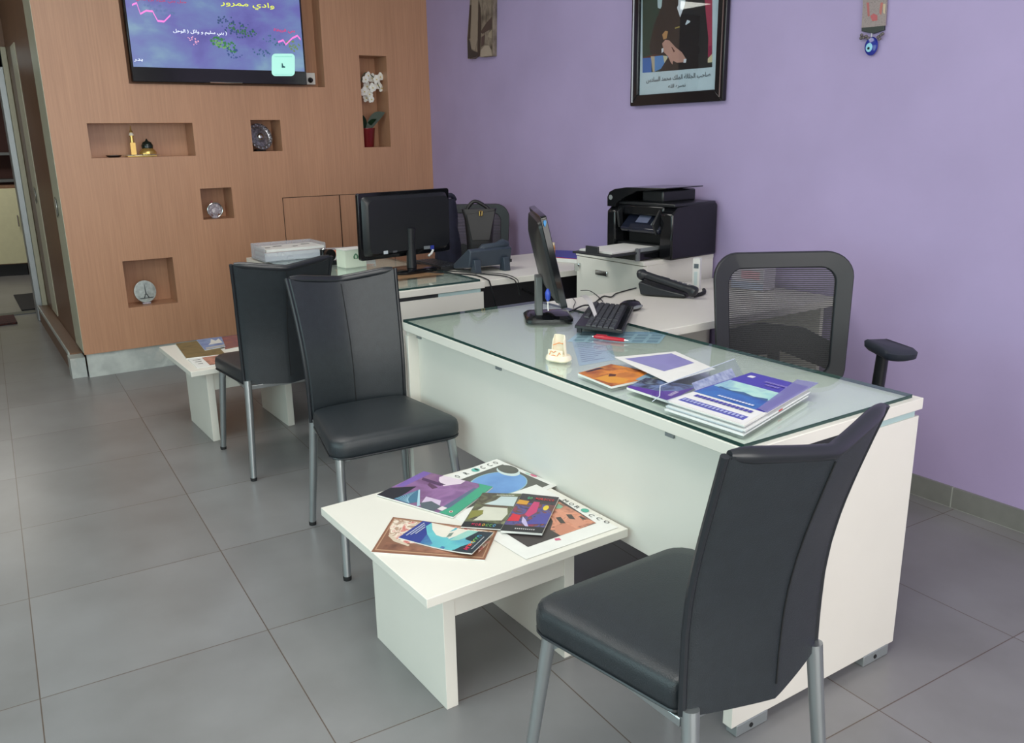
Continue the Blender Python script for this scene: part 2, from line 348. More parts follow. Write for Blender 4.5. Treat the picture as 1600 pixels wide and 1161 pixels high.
# end of the passage: header wall, frieze, metal door frame and the back room
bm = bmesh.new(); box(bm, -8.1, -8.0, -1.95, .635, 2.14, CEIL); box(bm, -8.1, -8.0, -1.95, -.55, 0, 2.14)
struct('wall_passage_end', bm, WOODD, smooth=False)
FR = ramp('carved_frieze', [(86, 62, 50), (130, 100, 82), (96, 70, 56)], 60, .5)
struct('trim_5', B(-8.0, -7.985, -1.95, .585, 2.36, 2.44), FR, smooth=False)
bm = bmesh.new(); box(bm, -8.12, -7.95, .50, .545, 0, 2.14); box(bm, -8.12, -7.95, -.55, .545, 1.99, 2.14); box(bm, -8.06, -7.93, .545, .583, 0, 2.14, m=1); box(bm, -8.12, -7.95, -.55, -.50, 0, 1.99)
struct('door_1', bm, [ALU, CREAM], bevel=.004)
bm = bmesh.new(); box(bm, -12.8, -12.7, -1.95, 2.2, 0, CEIL); box(bm, -12.7, -8.1, 2.1, 2.2, 0, CEIL)
struct('wall_back_room', bm, mat('dusky_rose_paint', (96, 66, 62), .7), smooth=False)
struct('trim_6', B(-8.5, -8.36, -.5, .72, 0, .006), mat('dark_blue_threshold', (52, 60, 72), .3), smooth=False)
mt = mk('door_mat', B(-8.33, -7.93, -.25, .345, .001, .016), ramp('dark_red_mat', [(34, 30, 32), (78, 42, 40), (44, 34, 36)], 30, .9), bevel=.004)
tag(mt, 'dark red and black doormat lying in front of the passage doorway', 'doormat')
mt = mk('floor_mat', B(-9.5, -8.55, .42, 1.3, .001, .012), mat('black_mat', (34, 34, 36), .85, noise=.3, scale=60), bevel=.003)
tag(mt, 'plain black mat just beyond the doorway threshold', 'doormat')
t = thing('storage_cabinet', 'tall cream cabinet seen through the passage doorway', 'cabinet', (-11.05, .37, 0), math.radians(-14))
mk('body', B(-.3, .0, -.5, .36, .13, .99), WOODD, t, local=True, bevel=.004); mk('door', B(.0, .02, -.5, .34, .14, .96), mat('cream_cabinet_front', (214, 212, 176), .35), t, local=True, bevel=.003)  # darker wood on the body paints in the shade of its side face
d = mk('door_handle', T([(.03, .30, .55), (.05, .30, .55), (.05, .30, .67), (.03, .30, .67)], .006, 8), CHROME, t, local=True)
mk('plinth', B(-.28, -.03, -.45, .3, 0, .13), BLKM, t, local=True)
sh = thing('wall_shelf', 'dark wall shelf behind the cream cabinet in the back room', 'shelf', (-12.5, 1.0, .5))
for z in (.62, .98, 1.3): mk('board', B(-12.68, -12.35, .45, 1.5, z, z+.035), GREYM, sh, bevel=.003)
vs = mk('dark_vase', LA([(.05, 0), (.09, .03), (.10, .10), (.05, .2), (.03, .28), (.045, .3)], (-11.2, .35, .99)), BLKG); tag(vs, 'dark glass vase standing on the cream cabinet in the back room', 'vase')
# ceiling lamps of the room
for i, (x, y) in enumerate(((-.9, .7), (-3.6, .9))):
    t = thing('ceiling_light', 'square white ceiling light panel above the %s' % ('front desk' if i == 0 else 'rear desk'), 'ceiling light', (x, y, CEIL))
    bm = bmesh.new()
    for a in ((-.65, .65, -.65, -.6), (-.65, .65, .6, .65), (-.65, -.6, -.6, .6), (.6, .65, -.6, .6)): box(bm, *a, -.05, -.001)
    mk('housing', bm, WHITE, t, local=True, bevel=.003); mk('diffuser', B(-.6, .6, -.6, .6, -.03, -.02), mat('lamp_diffuser', (255, 250, 240), .5, emit=1.5), t, local=True)
# flush cupboard doors in the wood wall
for i, (a, b) in enumerate(((1.907, 2.314), (2.314, 2.718))):
    t = thing('cupboard_door', 'flush wooden cupboard door in the wood wall, %s' % ('the one left of the black monitor' if i == 0 else 'the one half hidden behind the black monitor'), 'cupboard door', (XW, (a+b)/2, .55), group='flush cupboard doors')
    bm = bmesh.new(); box(bm, XW+.0003, XW+.0025, a+.004, b-.004, .30, 1.035); mk('leaf', bm, WOOD, t, smooth=False)
    bm = bmesh.new(); box(bm, XW+.0001, XW+.001, a-.001, b+.001, .296, 1.040); mk('gap', bm, mat('dark_gap', (74, 50, 38), .8), t, smooth=False)

# ================================================================== NICHE CONTENTS
# television
XT = -5.68
t = thing('television', 'flat black television showing a blue map picture, set in the wood wall', 'television', (XW, 1.59, 1.77))
ty0, ty1, tz0, tz1 = 1.052, 2.128, 1.762, 2.372
mk('casing', B(XT-.045, XT, ty0, ty1, tz0, tz1), BLKG, t, bevel=.004)
mk('chin_strip', T([(XT+.001, 1.50, tz0+.004), (XT+.002, 1.60, tz0+.003), (XT+.001, 1.70, tz0+.004)], .004, 8), CHROME, t)
def W(px, py, X=XT): return onx(px, py, X)
TVB = ramp('tv_map_blue', [(104, 98, 176), (118, 118, 194), (124, 146, 200), (146, 184, 206)], 2.6, .3, (1, 1.2, 2.0), 8, emit=.80, dist=.25)
def glow(*rgb): return mat('screen_%d_%d_%d' % rgb, rgb, .3, emit=.8)
it = [(TVB, [Vector((XT, ty0+.012, 1.845)), Vector((XT, ty1-.012, 1.845)), Vector((XT, ty1-.012, 2.36)), Vector((XT, ty0+.012, 2.36))])]
rr = random.Random(3)
def dots(cx, cy, rx, ry, n, m, s=1.6, tilt=.35):
    for _ in range(n):
        a, r = rr.uniform(0, 6.28), math.sqrt(rr.random()); x = cx+rx*r*math.cos(a); y = cy+ry*r*math.sin(a)+tilt*rx*r*math.cos(a); w = s*rr.uniform(.6, 1.3)
        it.append((m, [W(x-w, y-w*.5), W(x+w*.3, y-w), W(x+w, y+w*.4), W(x-w*.2, y+w)]))
dots(368, 43, 32, 14, 60, glow(44, 66, 100)); dots(378, 47, 24, 7, 36, glow(48, 92, 60)); dots(350, 70, 24, 9, 45, glow(46, 104, 58), 2); dots(346, 70, 16, 5, 20, glow(96, 140, 80))
dots(365, 84, 14, 8, 22, glow(44, 66, 110)); dots(410, 84, 16, 7, 18, glow(50, 80, 110)); dots(430, 66, 20, 8, 16, glow(50, 90, 110)); dots(458, 72, 12, 8, 26, glow(96, 120, 74)); dots(300, 64, 12, 7, 14, glow(210, 150, 180), 1.2)
dots(248, 14, 24, 8, 22, glow(80, 96, 140))
for ln in ([(206, 8), (213, 5), (219, 22), (228, 17), (238, 18), (246, 33), (256, 34), (266, 24)], [(434, 66), (442, 63), (446, 70), (456, 60), (464, 56), (469, 62)]):
    for a, b in zip(ln, ln[1:]): it.append((glow(226, 116, 196), [W(a[0], a[1]-1.6), W(b[0], b[1]-1.6), W(b[0], b[1]+1.4), W(a[0], a[1]+1.4)]))
def rq(cx, cy, w, h, r, f): return [f(px, py) for px, py in rrect(w, h, r, 5, cx, cy)]
it.append((glow(158, 214, 200), rq(442, 101.5, 36, 35, 6, W)))
for k in range(12):
    for (x, y) in ((429+k*2.3, 88), (429+k*2.3, 116)): it.append((glow(96, 164, 156), [W(x, y), W(x+1, y), W(x+1, y+1.2), W(x, y+1.2)]))
it.append((glow(30, 70, 76), [W(439.5, 99), W(441, 99), W(442, 103), W(445, 104), W(445, 106), W(439.5, 106)]))
art('screen_picture', it, None, (1, 0, 0), t, eps=.00002, lift=.0012)
for body, px, py, w, h, c in (('وادي ممرور', 387, 8.5, 82, 12, (214, 222, 70)), ('( بني سليم و وائل ( الوحل', 313, 51, 82, 8, (220, 228, 240)), ('بني قريظة', 444, 48.5, 33, 7, (206, 40, 80)), ('جبل بني عبيد بن عدي', 252, 1.5, 78, 6, (170, 34, 66)), ('بدر', 216, 94, 14, 5, (220, 228, 240))):
    c0, c1, c2 = W(px, py), W(px+w/2, py), W(px, py-h/2)
    text('screen_caption', body, c0+Vector((.0032, 0, 0)), (0, 1, 0), (0, 0, 1), (c1-c0).length*2, (c2-c0).length*2, glow(*c), t, bold=.012, arabic=True)
t = thing('wall_socket', 'small white wall socket with a black plug beside the television', 'socket', (XW-.13, 2.17, 1.80))
a, b = onx(475, 132, -5.80), onx(492, 114, -5.80)
mk('plate', B(-5.85, -5.80, 2.135, b.y, 1.772, b.z), mat('white_plastic', (224, 224, 218), .4), t, bevel=.003)
mk('plug', LA([(.012, 0), (.018, .004), (.014, .02), (.008, .03)], (-5.80, (2.135+b.y)/2+.012, 1.80), seg=16, M=Matrix.Rotation(math.radians(90), 3, 'Y')), BLK, t)

GOLD = mat('gilded_metal', (214, 178, 104), .25, metal=.7); SILVER = mat('embossed_silver', (150, 150, 156), .3, metal=.85, noise=.5, scale=70, bump=1, bscale=90)
# mosque souvenir in the long niche
n = NI['shelf']; mx_ = -5.82
t = thing('mosque_souvenir', 'golden mosque souvenir with minaret and dark dome in the long niche', 'souvenir', (mx_, 1.07, n[2]))
z0 = n[2]+.001
mk('tray', LA([(.09, 0), (.1, .006), (.1, .012), (.092, .014)], (mx_, 1.07, z0), sx=.55, sy=1.1), GLASS, t)
mk('tray_foot', B(mx_-.04, mx_+.04, .985, 1.155, z0, z0+.008), GOLD, t, bevel=.002)
y = 1.028
bm = bmesh.new(); box(bm, mx_-.013, mx_+.013, y-.015, y+.015, z0+.014, z0+.085); lathe(bm, [(.012, 0), (.011, .035), (.014, .036), (.014, .042), (.008, .043), (.008, .06), (.011, .062), (.005, .075), (.001, .103)], (mx_, y, z0+.085), 12)
mk('minaret', bm, GOLD, t); mk('minaret_gallery', LA([(.012, 0), (.015, .006), (.012, .014), (.007, .022)], (mx_, y, z0+.125), 12), mat('ivory_enamel', (230, 222, 204), .4), t)
mk('hall', LA([(.052, 0), (.052, .014), (.042, .026), (.030, .038)], (mx_, 1.112, z0+.014), 8), GOLD, t)
mk('dome', LA([(.033, 0), (.035, .016), (.026, .035), (.009, .044), (.002, .058)], (mx_, 1.112, z0+.050), 20), mat('dark_green_enamel', (24, 34, 30), .2), t)
t = thing('pen_dish', 'small dark dish with a silver rim lying left of the mosque souvenir', 'dish', (mx_+.02, .91, z0))
mk('dish', LA([(.03, 0), (.042, .006), (.045, .012), (.04, .010), (.02, .004)], (mx_+.02, .91, z0), sx=.7, sy=1), BLKG, t); mk('rim', T([(mx_+.02+.031*math.cos(k/8*math.pi), .91+.045*math.sin(k/8*math.pi), z0+.012) for k in range(17)], .002, 6), CHROME, t)
# silver plate
n = NI['plate']; M = Matrix.Rotation(math.radians(78), 3, 'Y') @ Matrix.Rotation(0, 3, 'Z'); M = Matrix.Rotation(math.radians(14), 3, 'Z') @ Matrix.Rotation(math.radians(74), 3, 'Y')
c = (-5.80, 1.818, n[2]+.092)
t = thing('silver_plate', 'dark embossed silver plate standing upright in a square niche', 'plate', (-5.83, 1.822, n[2]))
mk('plate_body', LA([(.0, .006), (.028, .006), (.032, .001), (.064, .001), (.070, .006), (.086, .009), (.088, .006), (.066, -.003), (.0, -.003)], c, 40, M=M), SILVER, t)
mk('boss', LA([(.026, 0), (.022, .010), (.012, .016), (.001, .018)], Vector(c)+M@Vector((0, 0, .006)), 24, M=M), CHROME, t)
bm = bmesh.new()
for k in range(16):
    a = 2*math.pi*k/16; lathe(bm, [(.012, 0), (.010, .004), (.003, .007)], Vector(c)+M@Vector((.077*math.cos(a), .077*math.sin(a), .007)), 10, M=M)
mk('rim_beads', bm, SILVER, t); mk('stand', B(-5.86, -5.81, 1.79, 1.855, n[2]+.001, n[2]+.012), BLKM, t, bevel=.002)
# crystal ornament
n = NI['crystal']; z0 = n[2]+.001
CRY = mat('pale_crystal', (186, 178, 188), .08, spec=.8, alpha=.75, noise=.35, scale=90)
t = thing('crystal_ornament', 'small clear crystal shell ornament in the niche above the white desk trays', 'ornament', (-5.8, 1.475, z0))
mk('foot', LA([(.022, 0), (.026, .004), (.016, .016), (.014, .02)], (-5.8, 1.475, z0), 20), CRY, t)
bm = bmesh.new()
for k in range(9):
    a = math.radians(-10+200*k/8); r = .045; lathe(bm, [(.010, -.006), (.016, 0), (.010, .008), (.002, .012)], (-5.80+.006*k % .01, 1.475+r*.75*math.cos(a), z0+.045+r*math.sin(a)*.8), 10, M=Matrix.Rotation(math.radians(80), 3, 'Y'))
lathe(bm, [(.0, -.01), (.03, -.008), (.034, 0), (.022, .014), (0, .018)], (-5.80, 1.475, z0+.05), 20, M=Matrix.Rotation(math.radians(80), 3, 'Y'))
mk('shell', bm, CRY, t); mk('ring', T([(-5.79, 1.475+.048*math.cos(k/10*math.pi), z0+.052+.046*math.sin(k/10*math.pi)) for k in range(21)], .004, 8), CHROME, t)
mk('finial', LA([(.004, 0), (.006, .006), (.001, .014)], (-5.80, 1.46, z0+.10), 10), mat('rose_glass', (150, 80, 90), .2), t)
# engraved tower disc
n = NI['disc']; z0 = n[2]+.001; M = Matrix.Rotation(math.radians(12), 3, 'Z') @ Matrix.Rotation(math.radians(80), 3, 'Y'); c = Vector((-5.80, .985, z0+.080))
t = thing('souvenir_disc', 'round glass disc engraved with a tower, standing in the lowest niche', 'souvenir', (-5.80, .985, z0))
DISC = mat('frosted_disc', (172, 180, 178), .2, noise=.25, scale=40)
mk('disc', LA([(0, -.006), (.066, -.006), (.070, -.002), (.070, .003), (.064, .006), (0, .006)], c, 40, M=M), DISC, t)
def dp(u, v): return c + M @ Vector((-v, u, .0068))
bm = bmesh.new()
for poly in ([(-.004, -.02), (.004, -.02), (.001, .045), (-.001, .045)], [(-.018, -.040), (-.010, -.040), (-.002, -.018), (-.006, -.018)], [(.018, -.040), (.010, -.040), (.002, -.018), (.006, -.018)], [(-.010, -.022), (.010, -.022), (.010, -.018), (-.010, -.018)], [(-.045, -.040), (.045, -.040), (.04, -.045), (-.04, -.045)]):
    prism(bm, [dp(*p) for p in poly], M @ Vector((0, 0, .0012)))
mk('engraved_tower', bm, mat('dark_engraving', (70, 76, 78), .4), t, smooth=False)
mk('foot', B(-5.82, -5.78, .96, 1.01, z0, z0+.012), CRY, t, bevel=.003)
# orchid
n = NI['orchid']; z0 = n[2]+.001
t = thing('potted_orchid', 'white orchid in a dark red pot inside the tall narrow niche', 'plant', (-5.81, 2.585, z0))
mk('pot', LA([(.044, 0), (.046, .004), (.058, .118), (.060, .122), (.060, .130), (.054, .130), (.052, .118), (.040, .1)], (-5.81, 2.590, z0), 28), mat('dark_red_glaze', (112, 26, 30), .3), t)
mk('soil', LA([(.0, .1), (.045, .1), (.045, .112), (0, .116)], (-5.81, 2.585, z0), 20), mat('bark_soil', (60, 44, 34), .9, noise=.4, scale=80), t)
GRN = mat('dark_green_leaf', (38, 66, 44), .35, noise=.15, scale=20)
def leaf(base, tip, w, sag, name='leaf', par=t, m=GRN):
    base, tip = Vector(base), Vector(tip); d = tip-base; s = d.cross(Vector((1, 0, .35))).normalized(); bm = bmesh.new(); top = []; N = 10
    prev = None
    for k in range(N+1):
        u = k/N; ww = w*math.sin(math.pi*min(1, .08+u*.95))**.7; p = base+d*u+Vector((0, 0, sag*math.sin(math.pi*u)))
        row = [bm.verts.new(p-s*ww), bm.verts.new(p-Vector((0, 0, ww*.35))), bm.verts.new(p+s*ww)]
        if prev: bm.faces.new((prev[0], prev[1], row[1], row[0])); bm.faces.new((prev[1], prev[2], row[2], row[1]))
        prev = row
    bmesh.ops.solidify(bm, geom=bm.faces[:], thickness=.0018); return mk(name, bm, m, par)
leaf((-5.80, 2.585, z0+.11), (-5.75, 2.712, z0+.235), .032, .03); leaf((-5.81, 2.585, z0+.11), (-5.79, 2.545, z0+.225), .026, .01); leaf((-5.82, 2.59, z0+.11), (-5.74, 2.64, z0+.19), .016, .02); leaf((-5.82, 2.58, z0+.11), (-5.86, 2.56, z0+.2), .016, .01)
stem = spline([(-5.81, 2.58, z0+.11), (-5.815, 2.553, z0+.30), (-5.81, 2.560, z0+.42), (-5.80, 2.60, z0+.50), (-5.79, 2.66, z0+.47), (-5.79, 2.70, z0+.40)])
mk('stem', T(stem, .003, 8), GRN, t)
PET = mat('white_petal', (236, 234, 226), .5); YEL = mat('yellow_lip', (214, 190, 90), .5)
for k, (px, py, s) in enumerate(((571, 124, .9), (575, 118, .8), (581, 122, 1), (588, 124, .9), (594, 120, .9), (573, 135, 1), (582, 137, 1), (590, 133, 1), (596, 138, .8), (569, 143, 1), (577, 147, 1), (572, 153, .9), (580, 155, .8))):
    c = onx(px, py, -5.775 - .02*(k % 3)); bm = bmesh.new(); rot = rr.uniform(0, 1)
    for q in range(5):
        a = rot + 2*math.pi*q/5; L_ = .029*s*(1.15 if q % 2 else .95); ww = .017*s; e = Vector((0, math.cos(a), math.sin(a))); f = Vector((0, -math.sin(a), math.cos(a)))
        pts = [c+Vector((.002, 0, 0)), c+e*L_*.45-f*ww+Vector((.005, 0, 0)), c+e*L_*.9-f*ww*.6+Vector((.003, 0, 0)), c+e*L_*1.05, c+e*L_*.9+f*ww*.6+Vector((.003, 0, 0)), c+e*L_*.45+f*ww+Vector((.005, 0, 0))]
        prism(bm, pts, (.0012, 0, 0))
    fl = mk('flower', bm, PET, t, smooth=False)
    mk('lip', LA([(.003, 0), (.0045, .004), (.002, .009)], c+Vector((.004, 0, -.002)), 8, M=Matrix.Rotation(math.radians(90), 3, 'Y')), YEL, fl)

# ================================================================== ON THE PURPLE WALL
YP = YW-.03
t = thing('framed_portrait', 'black framed portrait of a person in a dark suit hanging on the purple wall', 'picture', (-3.18, YP, 1.55))
def P(px, py): return ony(px, py, YP)
x0, x1, z0, z1 = P(985.5, 100).x, P(1131, 100).x, 1.548, 2.44
fw = .052; bm = bmesh.new()
def rail(a, b, inw):
    prism(bm, [a, b, b+inw[1], a+inw[0]], (0, -.018, 0))
A, Bq, Cq, Dq = (Vector((x0, YW-.004, z0)), Vector((x1, YW-.004, z0)), Vector((x1, YW-.004, z1)), Vector((x0, YW-.004, z1)))
ia, ib, ic, id_ = (Vector((fw, 0, fw)), Vector((-fw, 0, fw)), Vector((-fw, 0, -fw)), Vector((fw, 0, -fw)))
FRM = mat('black_lacquer_frame', (22, 20, 24), .18); SLV = mat('silver_bead', (168, 170, 178), .3, metal=.4)
for nm, p, q, i1, i2 in (('frame_rail', A, Bq, ia, ib), ('frame_rail', Bq, Cq, ib, ic), ('frame_rail', Cq, Dq, ic, id_), ('frame_rail', Dq, A, id_, ia)):
    bm = bmesh.new(); prism(bm, [p, q, q+i2, p+i1], (0, -.026, 0)); mk(nm, bm, FRM, t, bevel=.004)
bd = Vector((0, -.028, 0))
mk('bead', T([A+ia*.33+bd, Dq+id_*.33+bd], .004, 8), SLV, t); mk('bead', T([Bq+ib*.33+bd, Cq+ic*.33+bd], .003, 8), mat('bronze_bead', (96, 74, 70), .3), t)
ix0, ix1, iz0 = x0+fw, x1-fw, z0+fw; yp = YW-.012
def Q(px, py): return ony(px, py, yp)
pic = [(ink(200, 214, 218), [Vector((ix0, yp, iz0)), Vector((ix1, yp, iz0)), Vector((ix1, yp, z1-fw)), Vector((ix0, yp, z1-fw))]),
    (ink(24, 62, 52), [Q(1004, 114), Q(1113, 105), Q(1113, -50), Q(1004, -50)]), (ink(84, 40, 30), [Q(1004, 90), Q(1024, 84), Q(1030, 70), Q(1036, 92), Q(1004, 94)]),
    (ink(60, 110, 180), [Q(1004, 91), Q(1018, 90), Q(1018, 113), Q(1004, 114)]), (ink(196, 178, 150), [Q(1017, 88), Q(1024, 88), Q(1024, 112), Q(1020, 112)]),
    (ink(88, 140, 196), [Q(1023, 88), Q(1040, 86), Q(1048, 90), Q(1036, 106), Q(1023, 112)]), (ink(206, 196, 160), [Q(1036, 84), Q(1042, 84), Q(1044, 96), Q(1038, 98)]),
    (ink(176, 58, 84), [Q(1098, -50), Q(1113, -50), Q(1113, 84), Q(1106, 88), Q(1102, 40)]), (ink(150, 30, 70), [Q(1103, 74), Q(1113, 70), Q(1113, 86), Q(1106, 90)]), (ink(216, 200, 160), [Q(1106, 92), Q(1113, 84), Q(1113, 97), Q(1106, 98)]),
    (ink(30, 27, 29), [Q(1034, -50), Q(1098, -50), Q(1103, 20), Q(1107, 60), Q(1106, 98), Q(1113, 100), Q(1113, 105), Q(1030, 112), Q(1045, 88), Q(1016, 84), Q(1015, 70), Q(1022, 40), Q(1033, 12)]),
    (ink(188, 206, 206), [Q(1026, -40), Q(1038, -40), Q(1034, 10), Q(1032, 14), Q(1028, 12)]), (ink(230, 232, 236), [Q(1049, -30), Q(1076, -30), Q(1070, 8), Q(1063, 27), Q(1056, 6)]),
    (ink(18, 17, 20), [Q(1055, -30), Q(1061, -30), Q(1060, 8), Q(1056, 16), Q(1054, 10)]), (ink(220, 228, 234), [Q(1071, 38), Q(1074, 31), Q(1079, 33), Q(1078, 35), Q(1072, 39)]), (ink(170, 150, 80), [Q(1055, 43), Q(1062, 41), Q(1062, 43), Q(1055, 45)]),
    (ink(190, 140, 90), [Q(1035, 54), Q(1040, 48), Q(1044, 49), Q(1042, 60), Q(1037, 62)]),
    (ink(196, 148, 132), [Q(1035, 68), Q(1040, 62), Q(1046, 63), Q(1056, 74), Q(1066, 82), Q(1072, 92), Q(1071, 97), Q(1058, 98), Q(1052, 95), Q(1051, 101), Q(1048, 97), Q(1044, 88), Q(1038, 82)]),
    (ink(90, 40, 36), [Q(1049, 73), Q(1051, 74), Q(1055, 80), Q(1053, 82)]), (ink(226, 226, 230), [Q(1034, 76), Q(1037, 75), Q(1037, 81), Q(1034, 83)]), (ink(226, 226, 230), [Q(1069, 92), Q(1073, 92), Q(1072, 98), Q(1068, 98)])]
art('photograph', pic, None, (0, -1, 0), t, eps=.00006)
for body, px, py, w, h in (('صاحب الجلالة الملك محمد السادس', 1058.5, 121.5, 104, 10), ('نصره الله', 1058, 134.5, 27, 7.5)):
    c0 = Q(px, py); text('caption', body, c0+Vector((0, -.003, 0)), (1, 0, 0), (0, 0, 1), (Q(px+w/2, py).x-c0.x)*2, (Q(px, py-h/2).z-c0.z)*2, ink(60, 66, 74), t, bold=.004, arabic=True)
mk('backing', B(x0+.01, x1-.01, YW-.009, YW-.001, z0+.01, z1-.01), BLKM, t, smooth=False)
mk('glazing', B(ix0-.002, ix1+.002, YW-.0195, YW-.018, iz0-.002, z1-fw+.002), CLEAR, t, smooth=False)
# small brown relief, left part of the wall
t = thing('carved_plaque', 'narrow brown carved plaque hanging high beside the wood wall', 'wall decoration', (-4.97, YP, 1.9))
c = [ony(735, -60, YP), ony(771, -60, YP), ony(769.5, 87.5, YP), ony(731, 92, YP)]
ply = [ony(738, -60, YP), ony(771, -60, YP), ony(770, 87.5, YP), ony(752, 89.5, YP), ony(745, 86.5, YP), ony(738, 91.5, YP), ony(731, 92, YP), ony(730, 60, YP), ony(733, 20, YP)]
mk('board', PR(ply, (0, YW-YP-.001, 0)), ramp('carved_brown', [(96, 82, 74), (140, 126, 112), (112, 100, 88), (70, 58, 52)], 22, .7, (1, 1, .5)), t, smooth=False)
pl = lambda L: [ony(a, b, YP) for a, b in L]
art('carving', [(ink(146, 132, 118), pl([(737, 0), (747, 0), (746, 60), (742, 78), (736, 76), (735, 50)])), (ink(56, 46, 42), pl([(748, 0), (751, 12), (752, 40), (750, 88), (746, 88), (747, 40)])), (ink(52, 48, 48), pl([(731, 58), (735, 66), (737, 78), (747, 82), (747, 87), (738, 91), (731, 91)])), (ink(60, 48, 44), pl([(734, 8), (737, 8), (735, 60), (731, 62)])),
    (ink(164, 150, 136), pl([(751, 89), (752, 78), (758, 71), (764, 71), (768, 78), (769, 87)])), (ink(74, 60, 56), pl([(760, 36), (769, 26), (769, 44), (754, 53), (751, 50)])), (ink(150, 138, 120), pl([(764, 52), (769, 46), (769, 60), (763, 58)])), (ink(78, 62, 60), pl([(753, 58), (758, 54), (757, 70), (752, 74)]))], None, (0, -1, 0), t, eps=.0003)
# hanging charm
yp = YW-.012
t = thing('evil_eye_charm', 'blue glass eye charm on a small woven hanging high on the purple wall', 'wall decoration', (-2.12, yp, 1.7))
F = lambda px, py: ony(px, py, yp)
mk('woven_cloth', PR([F(1349.5, -70), F(1386, -70), F(1385, 10), F(1383, 40), F(1346, 43.5), F(1348, 10)], (0, .006, 0)), ramp('woven_grey', [(120, 108, 112), (156, 144, 142), (138, 124, 124)], 160, .8), t, smooth=False)
art('cloth_pattern', [(ink(168, 96, 96), [F(1354, 4), F(1358, 4), F(1359, 25), F(1356, 26)]), (ink(176, 104, 98), [F(1376, 4), F(1380, 4), F(1377, 24), F(1374, 20)]), (ink(178, 92, 96), [F(1360, 25), F(1365, 21), F(1371, 24), F(1371, 32), F(1363, 33)]), (ink(196, 178, 150), [F(1380, 6), F(1384, 6), F(1383, 22), F(1380, 20)])], None, (0, -1, 0), t, eps=.0002)
mk('clasp', PR([F(1346, 43.5), F(1381, 40), F(1381, 47), F(1365, 52.5), F(1346, 49)], (0, .01, 0)), mat('grey_pewter', (66, 72, 70), .4, metal=.5), t, bevel=.001)
bm = bmesh.new()
for i, (px, py) in enumerate([(1347, 55), (1350, 59), (1354, 57), (1357, 60), (1373, 58), (1377, 55), (1380, 53), (1375, 61), (1346, 60)]):
    lathe(bm, [(.003, -.005), (.006, -.002), (.006, .003), (.002, .006)], F(px, py)-Vector((0, .003, 0)), 10)
mk('fringe_beads', bm, mat('brown_beads', (92, 84, 84), .4), t); mk('cord', T([F(1362, 52), F(1362, 62)], .002, 6), SLV, t)
M = Matrix.Rotation(math.radians(90), 3, 'X'); c = F(1361.5, 72.5)
mk('blue_bead', LA([(0, -.004), (.024, -.004), (.030, 0), (.027, .006), (.015, .009), (0, .010)], c, 32, M=M, sx=.92, sy=1.12), mat('cobalt_glass', (38, 48, 140), .1), t)
mk('white_drop', LA([(0, 0), (.014, .0), (.013, .002), (0, .003)], c+Vector((-.003, -.0095, -.004)), 24, M=M, sx=1, sy=1.2), mat('pale_blue_glass', (150, 206, 226), .15), t)
mk('pupil', LA([(0, 0), (.005, .0), (.004, .002), (0, .002)], c+Vector((-.003, -.0125, -.007)), 16, M=M), mat('black_glass', (16, 34, 44), .15), t)

# ================================================================== DESKS
def desk(name, label, x0, x1, y0, y1, zt, group, slot):
    t = thing(name, label, 'desk', ((x0+x1)/2, (y0+y1)/2, 0), group=group); th = .030; ze = zt-th-.018
    mk('tabletop', B(x0, x1, y0, y1, zt-th, zt), LAM, t, bevel=.0015)
    for a, b in ((x0+.004, x0+.032), (x1-.032, x1-.004)):
        e = mk('end_panel', B(a, b, y0+.004, y1-.006, .030, ze), LAM, t, bevel=.001)
        for yy in (y0+.02, y1-.14):
            mk('foot', B(a-.003, b+.003, yy, yy+.11, .001, .032), GREYM, e, bevel=.002)
            mk('foot_screw', LA([(.006, 0), (.006, .002)], (b+.003, yy+.05, .016), 10, M=Matrix.Rotation(math.radians(90), 3, 'Y')), RUBBER, e)
        mk('spacer', B(a+.003, b-.004, y0+.40, y1-.02, ze, zt-th), mat('pale_grey_spacer', (172, 196, 196), .4), t, smooth=False)
        mk('spacer', B(a+.003, b-.004, y0+.012, y0+.12, ze, zt-th), LAM, t, smooth=False)
        mk('slot_shade', B(a+.014, b-.006, y0+.12, y0+.40, ze, zt-th), BLKM, t, smooth=False)  # black strip stands in for the shade of the open slot under the top
    mk('modesty_panel', B(x0+.032, x1-.032, y0+.046, y0+.066, .325, ze+.010), LAM, t, bevel=.001)
    for xx in (x0+.034, (x0+x1)/2-.25, x1-.3): mk('bracket', B(xx, xx+.03, y0+.040, y0+.046, ze-.012, zt-th), GREYM, t, smooth=False)
    return t
DX0, DX1, DY0, DY1, DZ = -2.845, -1.165, 1.366, 2.02, .740
desk('front_desk', 'long white desk with a glass top in the middle of the room', DX0, DX1, DY0, DY1, DZ, 'white office desks', 0)
EX0, EX1, EY0, EY1 = -5.10, -3.445, 1.45, 2.10
desk('rear_desk', 'white desk by the wood wall, partly hidden behind the black chairs', EX0, EX1, EY0, EY1, DZ, 'white office desks', 0)
def glass_sheet(label, x0, x1, y0, y1, z):
    bm = B(x0, x1, y0, y1, z, z+.009)
    for f in bm.faces:
        f.normal_update(); f.material_index = 0 if abs(f.calc_center_median().z-(z+.0045)) > .003 else 1
    return tag(mk('glass_sheet', bm, [GLASS, GEDGE], loc=((x0+x1)/2, (y0+y1)/2, z)), label, 'glass sheet')
ZG = DZ+.0015+.009
glass_sheet('greenish glass sheet covering the front desk', -2.84, -1.180, 1.368, 1.992, DZ+.0015)
glass_sheet('greenish glass sheet covering the rear desk', -5.06, -3.462, 1.47, 2.085, DZ+.0015)
